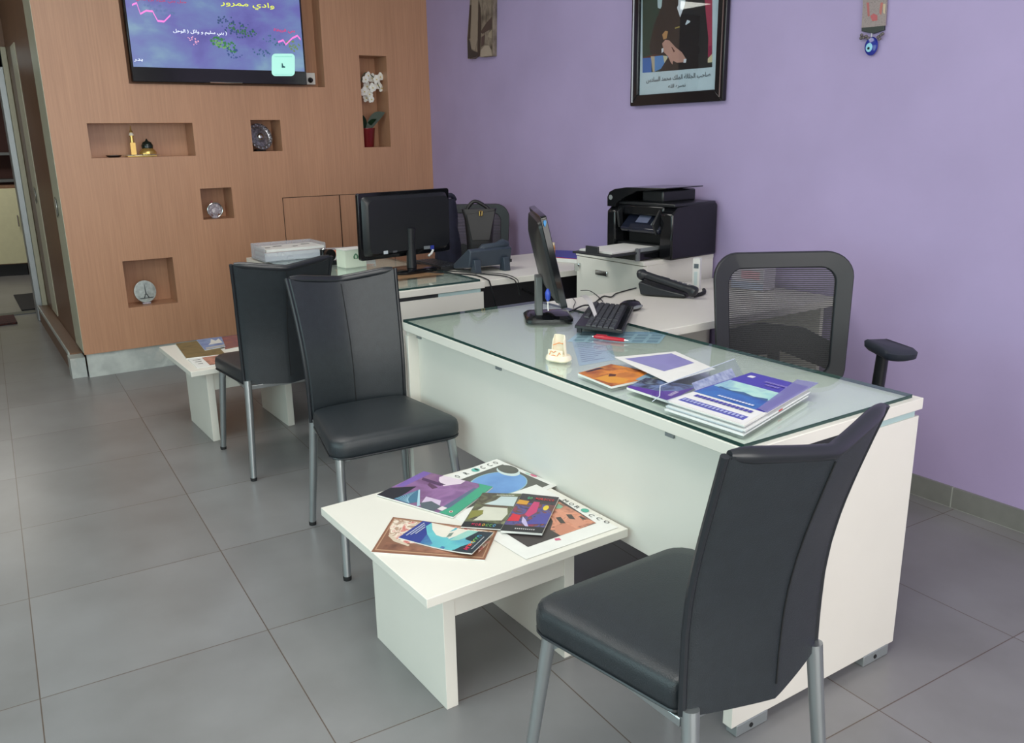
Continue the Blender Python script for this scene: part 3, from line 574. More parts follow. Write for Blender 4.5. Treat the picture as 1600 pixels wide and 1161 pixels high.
def side_table(label, x0, x1, y0, y1, panels):
    t = thing('side_return', label, 'desk', ((x0+x1)/2, (y0+y1)/2, 0)); mk('tabletop', B(x0, x1, y0, y1, DZ-.03, DZ-.0005), LAM, t, bevel=.0015)
    for a in panels: mk('support_panel', B(*a, .0, DZ-.03), LAM, t, bevel=.001)
side_table('white side return joining the front desk to the purple wall', -2.845, -2.155, 2.026, YW-.02, ((-2.78, -2.22, YW-.06, YW-.04),))
side_table('white side return of the rear desk, holding the blue grey phone', -4.15, -3.47, 2.106, YW-.02, ((-4.1, -3.5, YW-.06, YW-.04),))
mk_ = mk('computer_tower', B(-3.95, -3.52, 2.12, 2.31, .02, .46), BLKM, bevel=.006)
bpy.data.objects.remove(mk_)
t = thing('computer_tower', 'black computer tower on the floor under the rear side return', 'computer', (-3.85, 2.5, 0))
mk('case', B(-4.08, -3.68, 2.40, 2.59, .02, .45), BLK, t, bevel=.006); mk('front_panel', B(-3.68, -3.665, 2.40, 2.59, .02, .45), BLKG, t, bevel=.004)
for yy in (2.41, 2.55):
    for xx in (-4.06, -3.72): mk('foot', B(xx, xx+.03, yy, yy+.03, 0, .02), RUBBER, t)
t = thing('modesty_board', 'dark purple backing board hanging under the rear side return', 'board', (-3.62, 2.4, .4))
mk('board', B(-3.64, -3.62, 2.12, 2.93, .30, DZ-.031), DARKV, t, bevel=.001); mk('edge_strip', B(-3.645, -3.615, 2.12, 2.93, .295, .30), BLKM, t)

# pedestal under the printer
CX0, CX1, CY0, CY1, CZ = -3.385, -2.885, 2.605, YW-.012, .85
t = thing('drawer_pedestal', 'white drawer cabinet that carries the black printer', 'cabinet', (-3.13, 2.82, 0))
mk('body', B(CX0, CX1, CY0+.018, CY1, .03, CZ-.02), LAM, t, bevel=.001); mk('top', B(CX0-.002, CX1+.002, CY0-.002, CY1, CZ-.02, CZ), LAM, t, bevel=.001)
for i, (a, b) in enumerate(((.59, .826), (.31, .585), (.035, .305))):
    d = mk('drawer', B(CX0+.003, CX1-.003, CY0, CY0+.018, a, b), LAM, t, bevel=.001)
    if i == 0:
        h = mk('drawer_handle', B(-3.225, -3.135, CY0-.010, CY0, .752, .776), CHROME, d, bevel=.003)
        mk('lock', LA([(.009, 0), (.009, .012), (.004, .014)], (-3.355, CY0, .785), 14, M=Matrix.Rotation(math.radians(90), 3, 'X')), CHROME, d)
        mk('key', B(-3.357, -3.353, CY0-.035, CY0-.010, .755, .793), CHROME, d)
    else: mk('drawer_handle', B(-3.225, -3.135, CY0-.010, CY0, b-.09, b-.066), CHROME, d, bevel=.003)
mk('plinth', B(CX0+.02, CX1-.02, CY0+.03, CY1, 0, .03), BLKM, t)

# ================================================================== VISITOR CHAIRS
def interp(tab, z):
    for (a, va), (b, vb) in zip(tab, tab[1:]):
        if z <= b:
            s = max(0, min(1, (z-a)/(b-a))); s = s; return va+(vb-va)*s
    return tab[-1][1]
LEAN = [(.38, .000), (.50, -.001), (.58, .001), (.64, .007), (.70, .018), (.75, .030), (.80, .044), (.88, .068), (.95, .090)]
def back_pt(u, z, w, side):
    """u -1..1 across, side -1 back face, +1 front face"""
    e = interp(LEAN, z); bul = .042 + .008*max(0, (z-.45)/.5)
    y = -.214 - e - bul*(1-abs(u)**(1.12 if side <= 0 else 1.5))
    return Vector((u*w/2, y + side*.012*(1-.25*abs(u)**6), z))
def make_chair():
    t = thing('visitor_chair', '', 'chair')
    # backrest: closed cross sections swept upwards; the bottom and the top dip in the middle
    bm = bmesh.new(); NU, NZ = 20, 22; rs = []
    for j in range(NZ+1):
        v = j/NZ; ring = []
        def zz(u): return (.417 - .011*(1-abs(u))) + v*((.934 - .027*(1-abs(u)**1.1)) - (.417 - .011*(1-abs(u))))
        w = .345 + .046*v**2.2
        for i in range(NU+1): u = -1+2*i/NU; ring.append(back_pt(u, zz(u), w, -1))
        e1 = back_pt(1, zz(1), w, 0)+Vector((.009, 0, 0)); ring.append(e1)
        for i in range(NU+1): u = 1-2*i/NU; ring.append(back_pt(u, zz(u), w, 1))
        ring.append(back_pt(-1, zz(-1), w, 0)-Vector((.009, 0, 0))); rs.append(ring)
    rings(bm, rs, True, True); mk('backrest', bm, LEATHER, t, local=True, ang=50)
    w = .392; top = [back_pt(-1+2*i/20, .932-.027*(1-abs(-1+2*i/20)**1.1), w, 0)+Vector((0, 0, .002)) for i in range(21)]
    b = mk('top_piping', T(top, [.008, .0125]+[.0145]*(len(top)-4)+[.0125, .008], 12), PIPING, t, local=True)
    for s in (-1, 1):
        side = [back_pt(s, .420+.515*k/16, .349+.046*(k/16)**2.2, 0)+Vector((s*.009, 0, 0)) for k in range(17)]
        mk('edge_piping', T(side, .0075, 8), PIPING, t, local=True)
        seam = [back_pt(0, .405+.52*k/16, w, s)+Vector((0, s*.0005, 0)) for k in range(17)]
        mk('seam', T(seam[1:-1], .0018, 6), SEAMM, t, local=True)
    # seat: rounded cushion, a little wider at the front
    def sring(z, k, n=4):
        out = []
        fw_, bw, fy, by = .231*k, .186*k, .193-.195*(1-k), -.196
        for sx, (cx, cy, r, a0) in enumerate(((fw_, fy, .055, 0), (-fw_, fy, .055, 90), (-bw, by, .02, 180), (bw, by, .02, 270))):
            for q in range(n+1):
                a = math.radians(a0+90*q/n); sxx = 1 if cx > 0 else -1; syy = 1 if cy > 0 else -1
                out.append(Vector((cx-sxx*r+r*math.cos(a), cy-syy*r+r*math.sin(a), z)))
        return out
    bm = bmesh.new(); rings(bm, [sring(.406, .95), sring(.410, .985), sring(.424, 1.0), sring(.446, 1.0), sring(.462, .985), sring(.470, .94), sring(.474, .80), sring(.476, .4)])
    mk('seat', bm, LEATHER, t, local=True, ang=60)
    mk('seat_piping', T(sring(.411, .99)+[sring(.411, .99)[0]], .0035, 6), PIPING, t, local=True)
    for s in (-1, 1):
        l = mk('leg', T([(s*.200, .148, .406), (s*.223, .209, .012)], [.0155, .0125], 14), STEEL, t, local=True)
        mk('foot_cap', LA([(.0135, 0), (.014, .012), (.013, .014)], (s*.2235, .210, .0), 14), RUBBER, l, local=True)
        l = mk('leg', T([(s*.172, -.222, .432), (s*.178, -.235, .30), (s*.196, -.263, .012)], [.0165, .0155, .0125], 14), STEEL, t, local=True)
        mk('foot_cap', LA([(.0135, 0), (.014, .012), (.013, .014)], (s*.196, -.2635, .0), 14), RUBBER, l, local=True)
        bm = bmesh.new(); prism(bm, [(s*.196, .160, .404), (s*.196, .09, .404), (s*.200, .155, .355)], (s*-.004, 0, 0)); mk('gusset', bm, STEEL, t, local=True)
    bm = bmesh.new()
    for s in (-1, 1): box(bm, s*.172-.008, s*.172+.008, -.205, .15, .386, .404)
    box(bm, -.19, .19, .125, .145, .386, .404); box(bm, -.17, .17, -.208, -.192, .386, .404)
    mk('seat_frame', bm, STEEL, t, local=True, bevel=.002)
    return t
c1 = make_chair()
c1.location = (-1.129, 1.117, 0); c1.rotation_euler.z = math.radians(90+1.2); c1.name = 'visitor_chair'
c1['label'] = 'nearest black leather chair, seen from behind at the near end of the front desk'; c1['group'] = 'black leather visitor chairs'
for loc, rz, lb in (((-2.620, 1.153, 0), -90-3.6, 'black leather chair facing the camera, beside the coffee table and the front desk'), ((-3.710, 1.133, 0), 90-3.3, 'black leather chair farthest away, turned towards the low table by the wood wall')):
    c = copy_tree(c1); c.location = loc; c.rotation_euler.z = math.radians(rz); c['label'] = lb

# ================================================================== COFFEE TABLES
def coffee_table(loc, rz, label):
    """local: x along the leg panels, y across; origin on the floor under the middle"""
    t = thing('coffee_table', label, 'table', loc, rz, 'low white tables')
    mk('tabletop', B(-.300, .327, -.325, .292, .358, .382), LAM, t, local=True, bevel=.0012)
    for y in (-.240, .138): mk('leg', B(-.155, .247, y, y+.034, 0, .358), LAM, t, local=True, bevel=.0012)
    mk('apron', B(.222, .244, -.206, .138, .255, .358), LAM, t, local=True, bevel=.0008)
    mk('apron', B(-.150, -.128, -.206, .138, .255, .358), LAM, t, local=True, bevel=.0008)
    return t
TA = coffee_table((-1.905, 1.098, 0), math.radians(1.2), 'low white table with colourful brochures in the foreground')
TB = coffee_table((-4.318, 1.145, 0), math.radians(1.2), 'low white table by the wood wall, behind the farthest black chair')
mk_b = mk('mark', LA([(.0, 0), (.006, .0), (.004, .003)], (-1.615, 1.07, .345), 8), BLK); bpy.data.objects.remove(mk_b)

# ------------------------------------------------------------------ printed matter
def sheet(name, label, cat, px, z, th, items, group=None, sheet_m=PAPER, curl=0, cover=True, cname='cover', extra=None, edge=None):
    """a flat printed thing whose four corners are given by their place on the surface at height z"""
    c = [onz(x, y, z+th) for x, y in px]; mid = sum(c, Vector())/4
    t = thing(name, label, cat, (mid.x, mid.y, z), group=group)
    bm = bmesh.new(); N = 8
    def pt(u, v, dz): p = bil(c, u, v); return Vector((p.x, p.y, p.z + dz + curl*max(0, u-.4)**2))
    topv = [[bm.verts.new(pt(i/N, j/N, 0)) for i in range(N+1)] for j in range(N+1)]
    botv = [[bm.verts.new(pt(i/N, j/N, -th)) for i in range(N+1)] for j in range(N+1)]
    for j in range(N):
        for i in range(N):
            bm.faces.new((topv[j][i], topv[j][i+1], topv[j+1][i+1], topv[j+1][i])); bm.faces.new((botv[j][i], botv[j+1][i], botv[j+1][i+1], botv[j][i+1]))
    for i in range(N):
        bm.faces.new((topv[0][i], botv[0][i], botv[0][i+1], topv[0][i+1])); bm.faces.new((topv[N][i], topv[N][i+1], botv[N][i+1], botv[N][i]))
        bm.faces.new((topv[i][0], topv[i+1][0], botv[i+1][0], botv[i][0])); bm.faces.new((topv[i][N], botv[i][N], botv[i+1][N], topv[i+1][N]))
    mk('pages' if th > .0012 else 'sheet', bm, sheet_m, t, smooth=False)
    L = []
    for m, uv in items:
        L.append((m, [pt(u, v, 0) for u, v in dens(uv)]) if curl else (m, [bil(c, u, v) for u, v in uv]))
    if L: art(cname, L, None, (0, 0, 1), t, eps=.00008, lift=.0003)
    return t, c
def dens(uv, k=5):
    out = []
    for a, b in zip(uv, uv[1:]+uv[:1]):
        for i in range(k): out.append((a[0]+(b[0]-a[0])*i/k, a[1]+(b[1]-a[1])*i/k))
    return out
def R4(a, b, c, d): return [(a, b), (c, b), (c, d), (a, d)]
def EL(u, v, ru, rv, n=20): return [(u+ru*math.cos(2*math.pi*k/n), v+rv*math.sin(2*math.pi*k/n)) for k in range(n)]
def tx(t, c, body, u, v, w, h, m, bold=.01, arabic=False, along=0, z=.0012, nm='lettering'):
    """text on a quad: u to the right, v downwards; along = 1 reads down the v axis"""
    O = bil(c, u, v)+Vector((0, 0, z)); U = bil(c, u+.01, v)-bil(c, u, v); D = bil(c, u, v+.01)-bil(c, u, v)
    LU, LD = U.length*100, D.length*100
    if along == 0: return text(nm, body, O, U, -D, w*LU, h*LD, m, t, bold, arabic=arabic)
    s = along; return text(nm, body, O, D*s, U*s, w*LD, h*LU, m, t, bold, arabic=arabic)
ZT = .382
LETTER = ink(38, 42, 44); TEAL = ink(96, 184, 172)
# two posters lying on the table
MOSS = ramp('poster_dark', [(70, 70, 66), (92, 92, 86), (80, 84, 80)], 6)
pxA = [(632, 768), (776, 717), (872, 758), (724, 817)]
t, c = sheet('poster', 'white edged poster with a blue disc on dark grey under the purple green magazine', 'poster', pxA, ZT+.0003, .0006, [(MOSS, R4(.12, .17, .955, .93)), (ink(150, 186, 196), EL(.66, .53, .262, .288, 30)), (ramp('disc_blue', [(88, 130, 190), (112, 156, 210), (100, 150, 200)], 5), EL(.665, .53, .25, .275, 30)), (ink(200, 214, 214), EL(.89, .36, .08, .16)), (MOSS, EL(.915, .32, .075, .14)), (ink(212, 110, 140), EL(.985, .64, .016, .05)), (ink(170, 206, 196), EL(.975, .56, .012, .04))], group='white edged posters on the low table')
for k, (u, ch) in enumerate(((.42, 'M'), (.52, 'O'), (.615, 'R'), (.80, 'C'), (.88, 'C'), (.95, 'O'))): tx(t, c, ch, u-.02, .085, .03, .075, LETTER, 0)
art('emblem', [(TEAL, [bil(c, *p) for p in EL(.70, .085, .036, .05)]), (LETTER, [bil(c, *p) for p in EL(.71, .085, .012, .035)])], None, (0, 0, 1), t, lift=.0012)
HAND = ramp('poster_hands', [(60, 52, 52), (196, 130, 104), (214, 150, 124), (150, 96, 80), (120, 116, 108), (206, 146, 120)], 16, dist=1.2)
pxB = [(838, 757), (966, 824), (822, 874), (705, 803)]
pB = [onz(x, y, ZT) for x, y in pxB]
def inB(px, py):  # solve uv on the quad
    p = onz(px, py, ZT); u = v = .5
    for _ in range(12):
        e = p-bil(pB, u, v); du = bil(pB, u+.01, v)-bil(pB, u, v); dv = bil(pB, u, v+.01)-bil(pB, u, v); det = du.x*dv.y-du.y*dv.x
        u += .01*(e.x*dv.y-e.y*dv.x)/det; v += .01*(du.x*e.y-du.y*e.x)/det
    return (u, v)
t, c = sheet('poster', 'white edged poster with clasped hands picture, near the table corner beside the desk', 'poster', pxB, ZT+.0010, .0006,
    [(ink(68, 62, 62), [inB(*p) for p in ((868, 776), (931.7, 817.6), (825, 855), (772, 822))]), (HAND, [inB(*p) for p in ((872, 783), (931.7, 817.6), (876, 837), (860, 828), (864, 815), (856, 800))]), (ink(196, 132, 108), [inB(*p) for p in ((866, 822), (884, 818), (900, 826), (876, 837), (868, 832))]), (ink(204, 142, 118), [inB(*p) for p in ((884, 812), (900, 808), (918, 818), (900, 824))]), (ink(70, 64, 60), [inB(*p) for p in ((868, 809), (876, 808), (884, 818), (876, 818))]), (ink(74, 66, 62), [inB(*p) for p in ((884, 804), (893, 804), (899, 812), (890, 811))]), (ink(76, 70, 66), [inB(*p) for p in ((904, 807), (908, 807), (916, 812), (910, 812))]),
     (ink(130, 176, 150), [inB(*p) for p in ((872, 787), (880, 792), (876, 795), (868, 795))]), (ink(204, 96, 130), [inB(*p) for p in ((866, 842), (874, 841), (877, 844), (868, 845))])], group='white edged posters on the low table')
for px, py, ch in ((884, 783, 'M'), (893, 788, 'O'), (902, 793, 'R'), (924, 806, 'C'), (936, 811, 'C'), (948, 816, 'O')):
    u, v = inB(px, py); tx(t, c, ch, u, v, .045, .045, LETTER, 0)
u, v = inB(914, 798); art('emblem', [(ink(84, 170, 150), [bil(c, *p) for p in EL(u, v, .035, .035)])], None, (0, 0, 1), t, lift=.0012)
# purple and green magazine
PURM = ramp('cover_purple', [(96, 62, 112), (150, 110, 160), (120, 84, 126), (156, 118, 150)], 7, dist=.6)
pM = [(589, 773), (662, 736.5), (770, 761), (708, 808)]
t, c = sheet('magazine', 'purple and green magazine with an arcade picture on its cover', 'magazine', pM, ZT+.0018, .004,
    [(PURM, R4(0, 0, 1, 1)), (ink(122, 96, 170), [(.75, 0), (1, 0), (1, .12), (.4, .1), (.35, .02)]), (ink(222, 206, 220), [(.93, .28), (1.0, .30), (1.0, .62), (.88, .62), (.70, .48), (.82, .34)]), (ink(84, 56, 92), [(.72, .15), (.80, .12), (.76, .48), (.68, .44)]), (ink(92, 60, 90), [(.62, .30), (.70, .28), (.62, .45), (.54, .42)]),
     (ink(40, 40, 50), [(0, 0), (.28, 0), (.50, .22), (.22, .24), (0, .24)]), (ink(70, 118, 146), [(.02, .22), (.42, .30), (.12, .50), (0, .42)]), (ink(170, 206, 220), [(.42, .30), (.44, .31), (.03, .56), (0, .54)]), (ink(206, 188, 214), [(.05, .55), (.30, .48), (.30, .68), (.12, .76), (0, .62)]), (ink(88, 98, 108), [(0, .60), (.10, .52), (.22, .60), (.16, .76), (0, .76)]),
     (ink(92, 104, 132), [(.0, .84), (.10, .78), (.85, .82), (.85, .90), (.2, .90)]), (ink(64, 158, 126), [(0, .82), (.20, .86), (.92, .86), (1, .80), (1, 1), (0, 1)]), (ink(224, 214, 220), [(.07, .76), (.17, .77), (.16, .84), (.06, .83)]), (ink(216, 196, 190), EL(.10, .92, .03, .02)), (ink(150, 60, 70), EL(.10, .92, .016, .011))])
art('stripes', [(ink(150, 190, 210), [bil(c, *p) for p in ((.04+.035*k, .235+.007*k), (.05+.035*k, .237+.007*k), (.025+.010*k, .43-.01*k), (.015+.010*k, .43-.01*k))]) for k in range(10)], None, (0, 0, 1), t, lift=.0016, eps=.00002)
for k in range(3): tx(t, c, 'guide', .35+.2*k, .86, .10, .022, ink(190, 196, 214), 0) if False else None
# brown framed magazine and ocean brochure
ORN = ramp('cover_ornament', [(226, 214, 196), (196, 96, 90), (232, 222, 206), (160, 120, 96), (230, 216, 196)], 26, dist=1)
t, c = sheet('magazine', 'brown bordered ornate magazine lying nearest the camera on the low table', 'magazine', [(614, 808), (777.5, 829), (757.5, 875), (580, 862.5)], ZT+.0004, .003,
    [(ink(136, 92, 70), R4(0, 0, 1, 1)), (ink(178, 140, 112), R4(.02, .03, .98, .95)), (ink(132, 92, 72), R4(.03, .05, .97, .92)), (ORN, [(.03, .06), (.97, .06), (.97, .45), (.92, .80), (.9, .60), (.25, .70), (.12, .62), (.06, .50), (.03, .3)]), (ramp('cover_brown', [(96, 62, 50), (140, 96, 76), (170, 120, 96)], 20), [(.08, .72), (.3, .78), (.9, .72), (.9, .90), (.08, .90)]), (ink(206, 190, 170), [(.08, .50), (.16, .62), (.30, .74), (.29, .78), (.14, .68), (.06, .54)])])
SEAB = ramp('cover_sea', [(34, 50, 110), (56, 104, 160), (110, 180, 190)], 9, dist=.5)
t, c = sheet('brochure', 'blue ocean brochure lying on the brown bordered magazine', 'brochure', [(661, 814), (771, 838), (737.5, 871), (622.5, 840)], ZT+.0045, .003,
    [(ramp('cover_lagoon', [(70, 140, 180), (104, 190, 196), (90, 170, 190)], 6), R4(0, 0, 1, 1)), (ink(46, 62, 140), [(0, 0), (.13, 0), (.12, .22), (.25, .55), (.38, .80), (.42, 1), (0, 1)]), (SEAB, [(.25, .55), (.42, .85), (.60, .90), (.75, 1), (.3, 1)]), (ink(226, 220, 208), [(.13, 0), (.72, 0), (.62, .25), (.55, .55), (.36, .50), (.24, .30)]), (ink(150, 200, 190), [(.66, .0), (.80, 0), (.70, .5), (.58, .6), (.60, .3)]), (ink(38, 50, 62), [(.80, 0), (1, 0), (1, 1), (.74, 1), (.68, .75), (.72, .45)]), (ink(120, 140, 130), [(.48, .3), (.52, .22), (.54, .42), (.50, .5)])], curl=.03)
for k, (ch, col) in enumerate(zip('MOROCCO', ((206, 50, 90), (214, 60, 70), (226, 90, 60), (226, 180, 60), (110, 180, 90), (90, 180, 110), (70, 170, 200)))): tx(t, c, ch, .885, .84-.10*k, .10, .065, ink(*col), .02, along=-1, z=.0016+.03*.485**2)
dash = lambda t, c, n, u0, v0, u1, v1, m, z=.0012, k=.62: art('small_print', [(m, [bil(c, *p) for p in ((u0+(u1-u0)*(i+.1)/n if abs(u1-u0) > abs(v1-v0) else u0, v0 if abs(u1-u0) > abs(v1-v0) else v0+(v1-v0)*(i+.1)/n), (u0+(u1-u0)*(i+.1+k)/n if abs(u1-u0) > abs(v1-v0) else u1, v0 if abs(u1-u0) > abs(v1-v0) else v0+(v1-v0)*(i+.1)/n), (u0+(u1-u0)*(i+.1+k)/n if abs(u1-u0) > abs(v1-v0) else u1, v1 if abs(u1-u0) > abs(v1-v0) else v0+(v1-v0)*(i+.1+k)/n), (u0+(u1-u0)*(i+.1)/n if abs(u1-u0) > abs(v1-v0) else u0, v1 if abs(u1-u0) > abs(v1-v0) else v0+(v1-v0)*(i+.1+k)/n))]) for i in range(n)], None, (0, 0, 1), t, lift=z, eps=.000003)
for k, w in enumerate((.75, .6, .4)): dash(t, c, (16, 13, 8)[k], .045+.035*k, .47-w/2, .062+.035*k, .47+w/2, ink(214, 222, 236))
dash(t, c, 16, .940, .25, .952, .85, ink(200, 206, 210), .0016+.03*.545**2)
# two Morocco brochures
t, c = sheet('brochure', 'brochure with a pale columned building among green trees, in the middle of the low table', 'brochure', [(754, 770), (815.5, 771.5), (782, 827), (720, 823)], ZT+.0066, .003,
    [(ramp('cover_forest', [(58, 58, 48), (110, 116, 84), (76, 66, 58), (140, 146, 112)], 16, dist=.8), R4(0, 0, 1, 1)), (ink(190, 204, 206), [(.52, .10), (.95, .10), (.98, .38), (.40, .36), (.22, .34), (.45, .22)]), (ink(206, 206, 192), [(.25, .42), (.85, .42), (.95, .60), (.90, .78), (.20, .82), (.35, .62), (.1, .6)]), (ink(96, 78, 66), [(.30, .37), (.85, .39), (.85, .44), (.30, .42)]), (ink(134, 132, 66), [(.0, .55), (.30, .52), (.34, .64), (.05, .80)]), (ink(36, 40, 44), [(0, .86), (.5, .84), (1, .88), (1, 1), (0, 1)])])
for k, (ch, col) in enumerate(zip('MOROCCO', ((196, 44, 90), (206, 50, 90), (210, 60, 80), (226, 180, 60), (110, 180, 90), (110, 180, 90), (90, 160, 200)))): tx(t, c, ch, .26+.09*k, .925, .065, .065, ink(*col), .02)
dash(t, c, 12, .40, .055, .85, .085, ink(206, 206, 196))
t, c = sheet('brochure', 'dark brochure with a pink, red and yellow pattern, right of the pale building brochure', 'brochure', [(816, 771), (873.5, 777), (847, 833.5), (782.5, 829)], ZT+.0066, .006,
    [(ink(60, 54, 60), R4(0, 0, 1, 1)), (ramp('cover_dance', [(70, 52, 80), (150, 60, 90), (96, 70, 56), (88, 84, 150), (60, 54, 60), (170, 90, 40)], 20, dist=1.5), R4(0, .25, 1, .85)), (ink(190, 60, 110), [(.42, .20), (.58, .20), (.62, .48), (.48, .62), (.36, .56)]), (ink(206, 44, 62), [(.06, .56), (.28, .60), (.30, .74), (.02, .76)]), (ink(206, 150, 50), [(.02, .18), (.30, .20), (.28, .30), (.0, .30)]), (ink(222, 196, 50), EL(.80, .34, .07, .07)), (ink(78, 74, 150), [(.70, .52), (1, .46), (1, .76), (.46, .82), (.6, .66)]), (ink(190, 178, 214), [(.34, .62), (.46, .70), (.60, .86), (.52, .86), (.38, .76)]), (ink(44, 42, 46), R4(0, .86, 1, 1))])
for k, (ch, col) in enumerate(zip('GO MOROCCO', ((80, 190, 150), (90, 190, 110), (0, 0, 0), (206, 50, 60), (214, 54, 60), (214, 60, 60), (206, 50, 60), (196, 50, 56), (206, 54, 60), (206, 54, 60)))):
    if ch != ' ': tx(t, c, ch, .24+.072*k, .115, .055, .06, ink(*col), .02)
dash(t, c, 10, .3, .92, .8, .945, ink(190, 186, 186))
# magazines on the far low table
t, c = sheet('magazine', 'old olive brown magazine on the far low table', 'magazine', [(274, 537), (330, 530), (352, 553), (291, 560)], ZT+.0005, .006, [(ramp('cover_olive', [(86, 76, 52), (124, 106, 68), (104, 92, 60)], 16), R4(0, 0, 1, 1))], group='magazines on the far low table')
t, c = sheet('brochure', 'small brochure with a white mosque on blue sky, on the far low table', 'brochure', [(307, 531), (346, 526), (352, 541), (320, 547)], ZT+.007, .003, [(ramp('cover_sky', [(70, 84, 140), (130, 150, 186), (96, 110, 160)], 9), R4(0, 0, 1, 1)), (ink(214, 212, 206), [(.45, .45), (.55, .1), (.7, .35), (.85, .15), (.95, .6), (.3, .62)]), (ink(180, 176, 170), R4(.1, .82, 1, .95))], group='magazines on the far low table')
t, c = sheet('magazine', 'coral red magazine half under the black seat on the far low table', 'magazine', [(342, 527), (385, 521), (392, 538), (352, 546)], ZT+.0005, .004, [(ramp('cover_coral', [(176, 100, 84), (120, 76, 84), (150, 96, 80)], 9), R4(0, 0, 1, 1))], group='magazines on the far low table')
t, c = sheet('magazine', 'white magazine with a red brown picture at the near edge of the far low table', 'magazine', [(293, 561), (352, 552), (368, 566), (308, 575)], ZT+.0005, .003, [(ramp('cover_redbrown', [(150, 90, 76), (196, 140, 120), (120, 80, 70)], 18), R4(.35, .08, 1, .92)), (LETTER, R4(.08, .2, .28, .24)), (LETTER, R4(.10, .4, .26, .44)), (LETTER, R4(.12, .62, .24, .66))], group='magazines on the far low table')

# ------------------------------------------------------------------ front desk, things on and under the glass
t, c = sheet('printed_list', 'printed text sheet lying under the desk glass beside the card holder', 'paper', [(893, 530), (952, 527), (962, 562), (905, 572)], DZ+.0002, .0006, [(ink(196, 210, 226), R4(0, 0, 1, 1))])
art('text_lines', [(ink(128, 142, 176), [bil(c, *p) for p in R4(.1, .1+.07*k, .45+.4*((k*37) % 10)/10, .122+.07*k)]) for k in range(12)], None, (0, 0, 1), t, lift=.0004, eps=.00001)
t, c = sheet('calendar_sheet', 'pale blue calendar sheet lying under the desk glass, beneath the red pen', 'calendar', [(905, 518), (1044, 519), (1030, 537), (886, 534)], DZ+.0009, .0004, [(ink(176, 206, 220), R4(0, 0, 1, 1)), (ink(120, 160, 190), R4(.02, .04, .98, .14))], cname='print')
art('grid', [(ink(140, 168, 186), [bil(c, *p) for p in R4(.05+.16*i, .22+.26*j, .17+.16*i, .40+.26*j)]) for i in range(6) for j in range(3)], None, (0, 0, 1), t, lift=.0004, eps=.00001)
# pen
a, b = onz(928, 526, ZG+.008), onz(976, 531.5, ZG+.008); d = (b-a)/1.0
t = thing('ballpoint_pen', 'red ballpoint pen lying on the desk glass', 'pen', (a.x, a.y, ZG))
RED = mat('red_plastic', (176, 24, 44), .2)
mk('barrel', T([a, a+d*.06, a+d*.5, a+d*.9, b], [.004, .0062, .0068, .0066, .0055], 14), RED, t); mk('tip', T([b, b+d*.08, b+d*.13], [.0042, .002, .0006], 12), CHROME, t)
cl = d.normalized().cross(Vector((0, 0, 1))); mk('clip', T([a+d*.08+Vector((0, 0, .008)), a+d*.42+Vector((0, 0, .009)), a+d*.44+Vector((0, 0, .006))], .0016, 6), RED, t); mk('push_button', T([a-d*.05, a], [.0026, .003], 10), CHROME, t)
# card holder
p = onz(873, 563, ZG)
t = thing('card_holder', 'small cream card holder with an orange drawing, standing on the desk glass', 'card holder', (p.x, p.y, ZG), math.radians(20))
CER = ramp('cream_ceramic', [(232, 222, 196), (236, 228, 208), (230, 214, 184)], 20, .35)
bm = bmesh.new(); rs = []
for z, w, dd in ((0, .036, .024), (.004, .040, .027), (.012, .039, .026), (.018, .035, .022)): rs.append([Vector((x, y, z)) for x, y in rrect(w*2, dd*2, dd*.8, 5)])
rings(bm, rs); mk('base', bm, CER, t, local=True)
def lw(u): return Vector((.027*math.sin(u), .002+.016*math.cos(u), 0))
bm = bmesh.new(); rs = []
for z, k in ((.014, 1.0), (.040, .92), (.068, .84), (.078, .76)):
    out = [lw(math.radians(a))*k+Vector((0, 0, z - (.012 if abs(a) > 85 else 0)*(z > .05))) for a in range(-110, 111, 20)]; inn = [lw(math.radians(a))*k*.82+Vector((0, 0, z - (.012 if abs(a) > 85 else 0)*(z > .05))) for a in range(110, -111, -20)]; rs.append(out+inn)
rings(bm, rs); mk('curved_back', bm, CER, t, local=True)
mk('front_lip', B(-.026, .026, -.020, -.016, .012, .036), CER, t, local=True, bevel=.002)
art_items = []
bm = bmesh.new()
for pts in ([(-.02, 0, .02), (-.014, 0, .032), (-.004, 0, .028), (.004, 0, .034)], [(-.018, 0, .016), (-.006, 0, .020), (.006, 0, .017)], [(.008, 0, .018), (.016, 0, .030), (.02, 0, .024)]):
    tube(bm, [(x, -.0205, z) for x, _, z in pts], .0012, 5)
tube(bm, [(-.018, -.004, .046), (-.005, .009, .052), (.008, .009, .05), (.017, -.002, .056)], .0014, 5)
mk('orange_drawing', bm, mat('orange_glaze', (226, 140, 70), .4), t, local=True)
# papers
t, c = sheet('magazine', 'orange city magazine near the front edge of the desk glass', 'magazine', [(903, 583), (955, 569), (1040, 586), (955, 604)], ZG+.0005, .006,
    [(ramp('cover_orange', [(190, 90, 50), (220, 140, 60), (150, 80, 50), (226, 160, 70)], 8, dist=1), R4(0, 0, 1, 1)), (ink(216, 150, 56), [(.05, .45), (.35, .42), (.45, .85), (.25, .95), (.08, .8)]), (ink(60, 50, 60), [(.18, .02), (.6, .02), (.65, .10), (.2, .08)]), (ink(90, 50, 40), [(.30, .52), (.44, .40), (.50, .50), (.40, .58)]), (ink(130, 160, 180), [(.5, .92), (.95, .75), (1, 1), (.5, 1)])])
t, c = sheet('magazine', 'violet magazine partly covered by the clear brochure holder', 'magazine', [(979, 605), (1010, 590), (1090, 604), (1046, 627)], ZG+.006, .006, [(ramp('cover_city_night', [(60, 50, 90), (110, 130, 170), (40, 40, 56), (150, 170, 190)], 14, dist=1), R4(0, 0, 1, 1)), (ink(92, 58, 150), [(0, 0), (.18, 0), (.30, .55), (.55, .85), (1, 1), (0, 1)])])
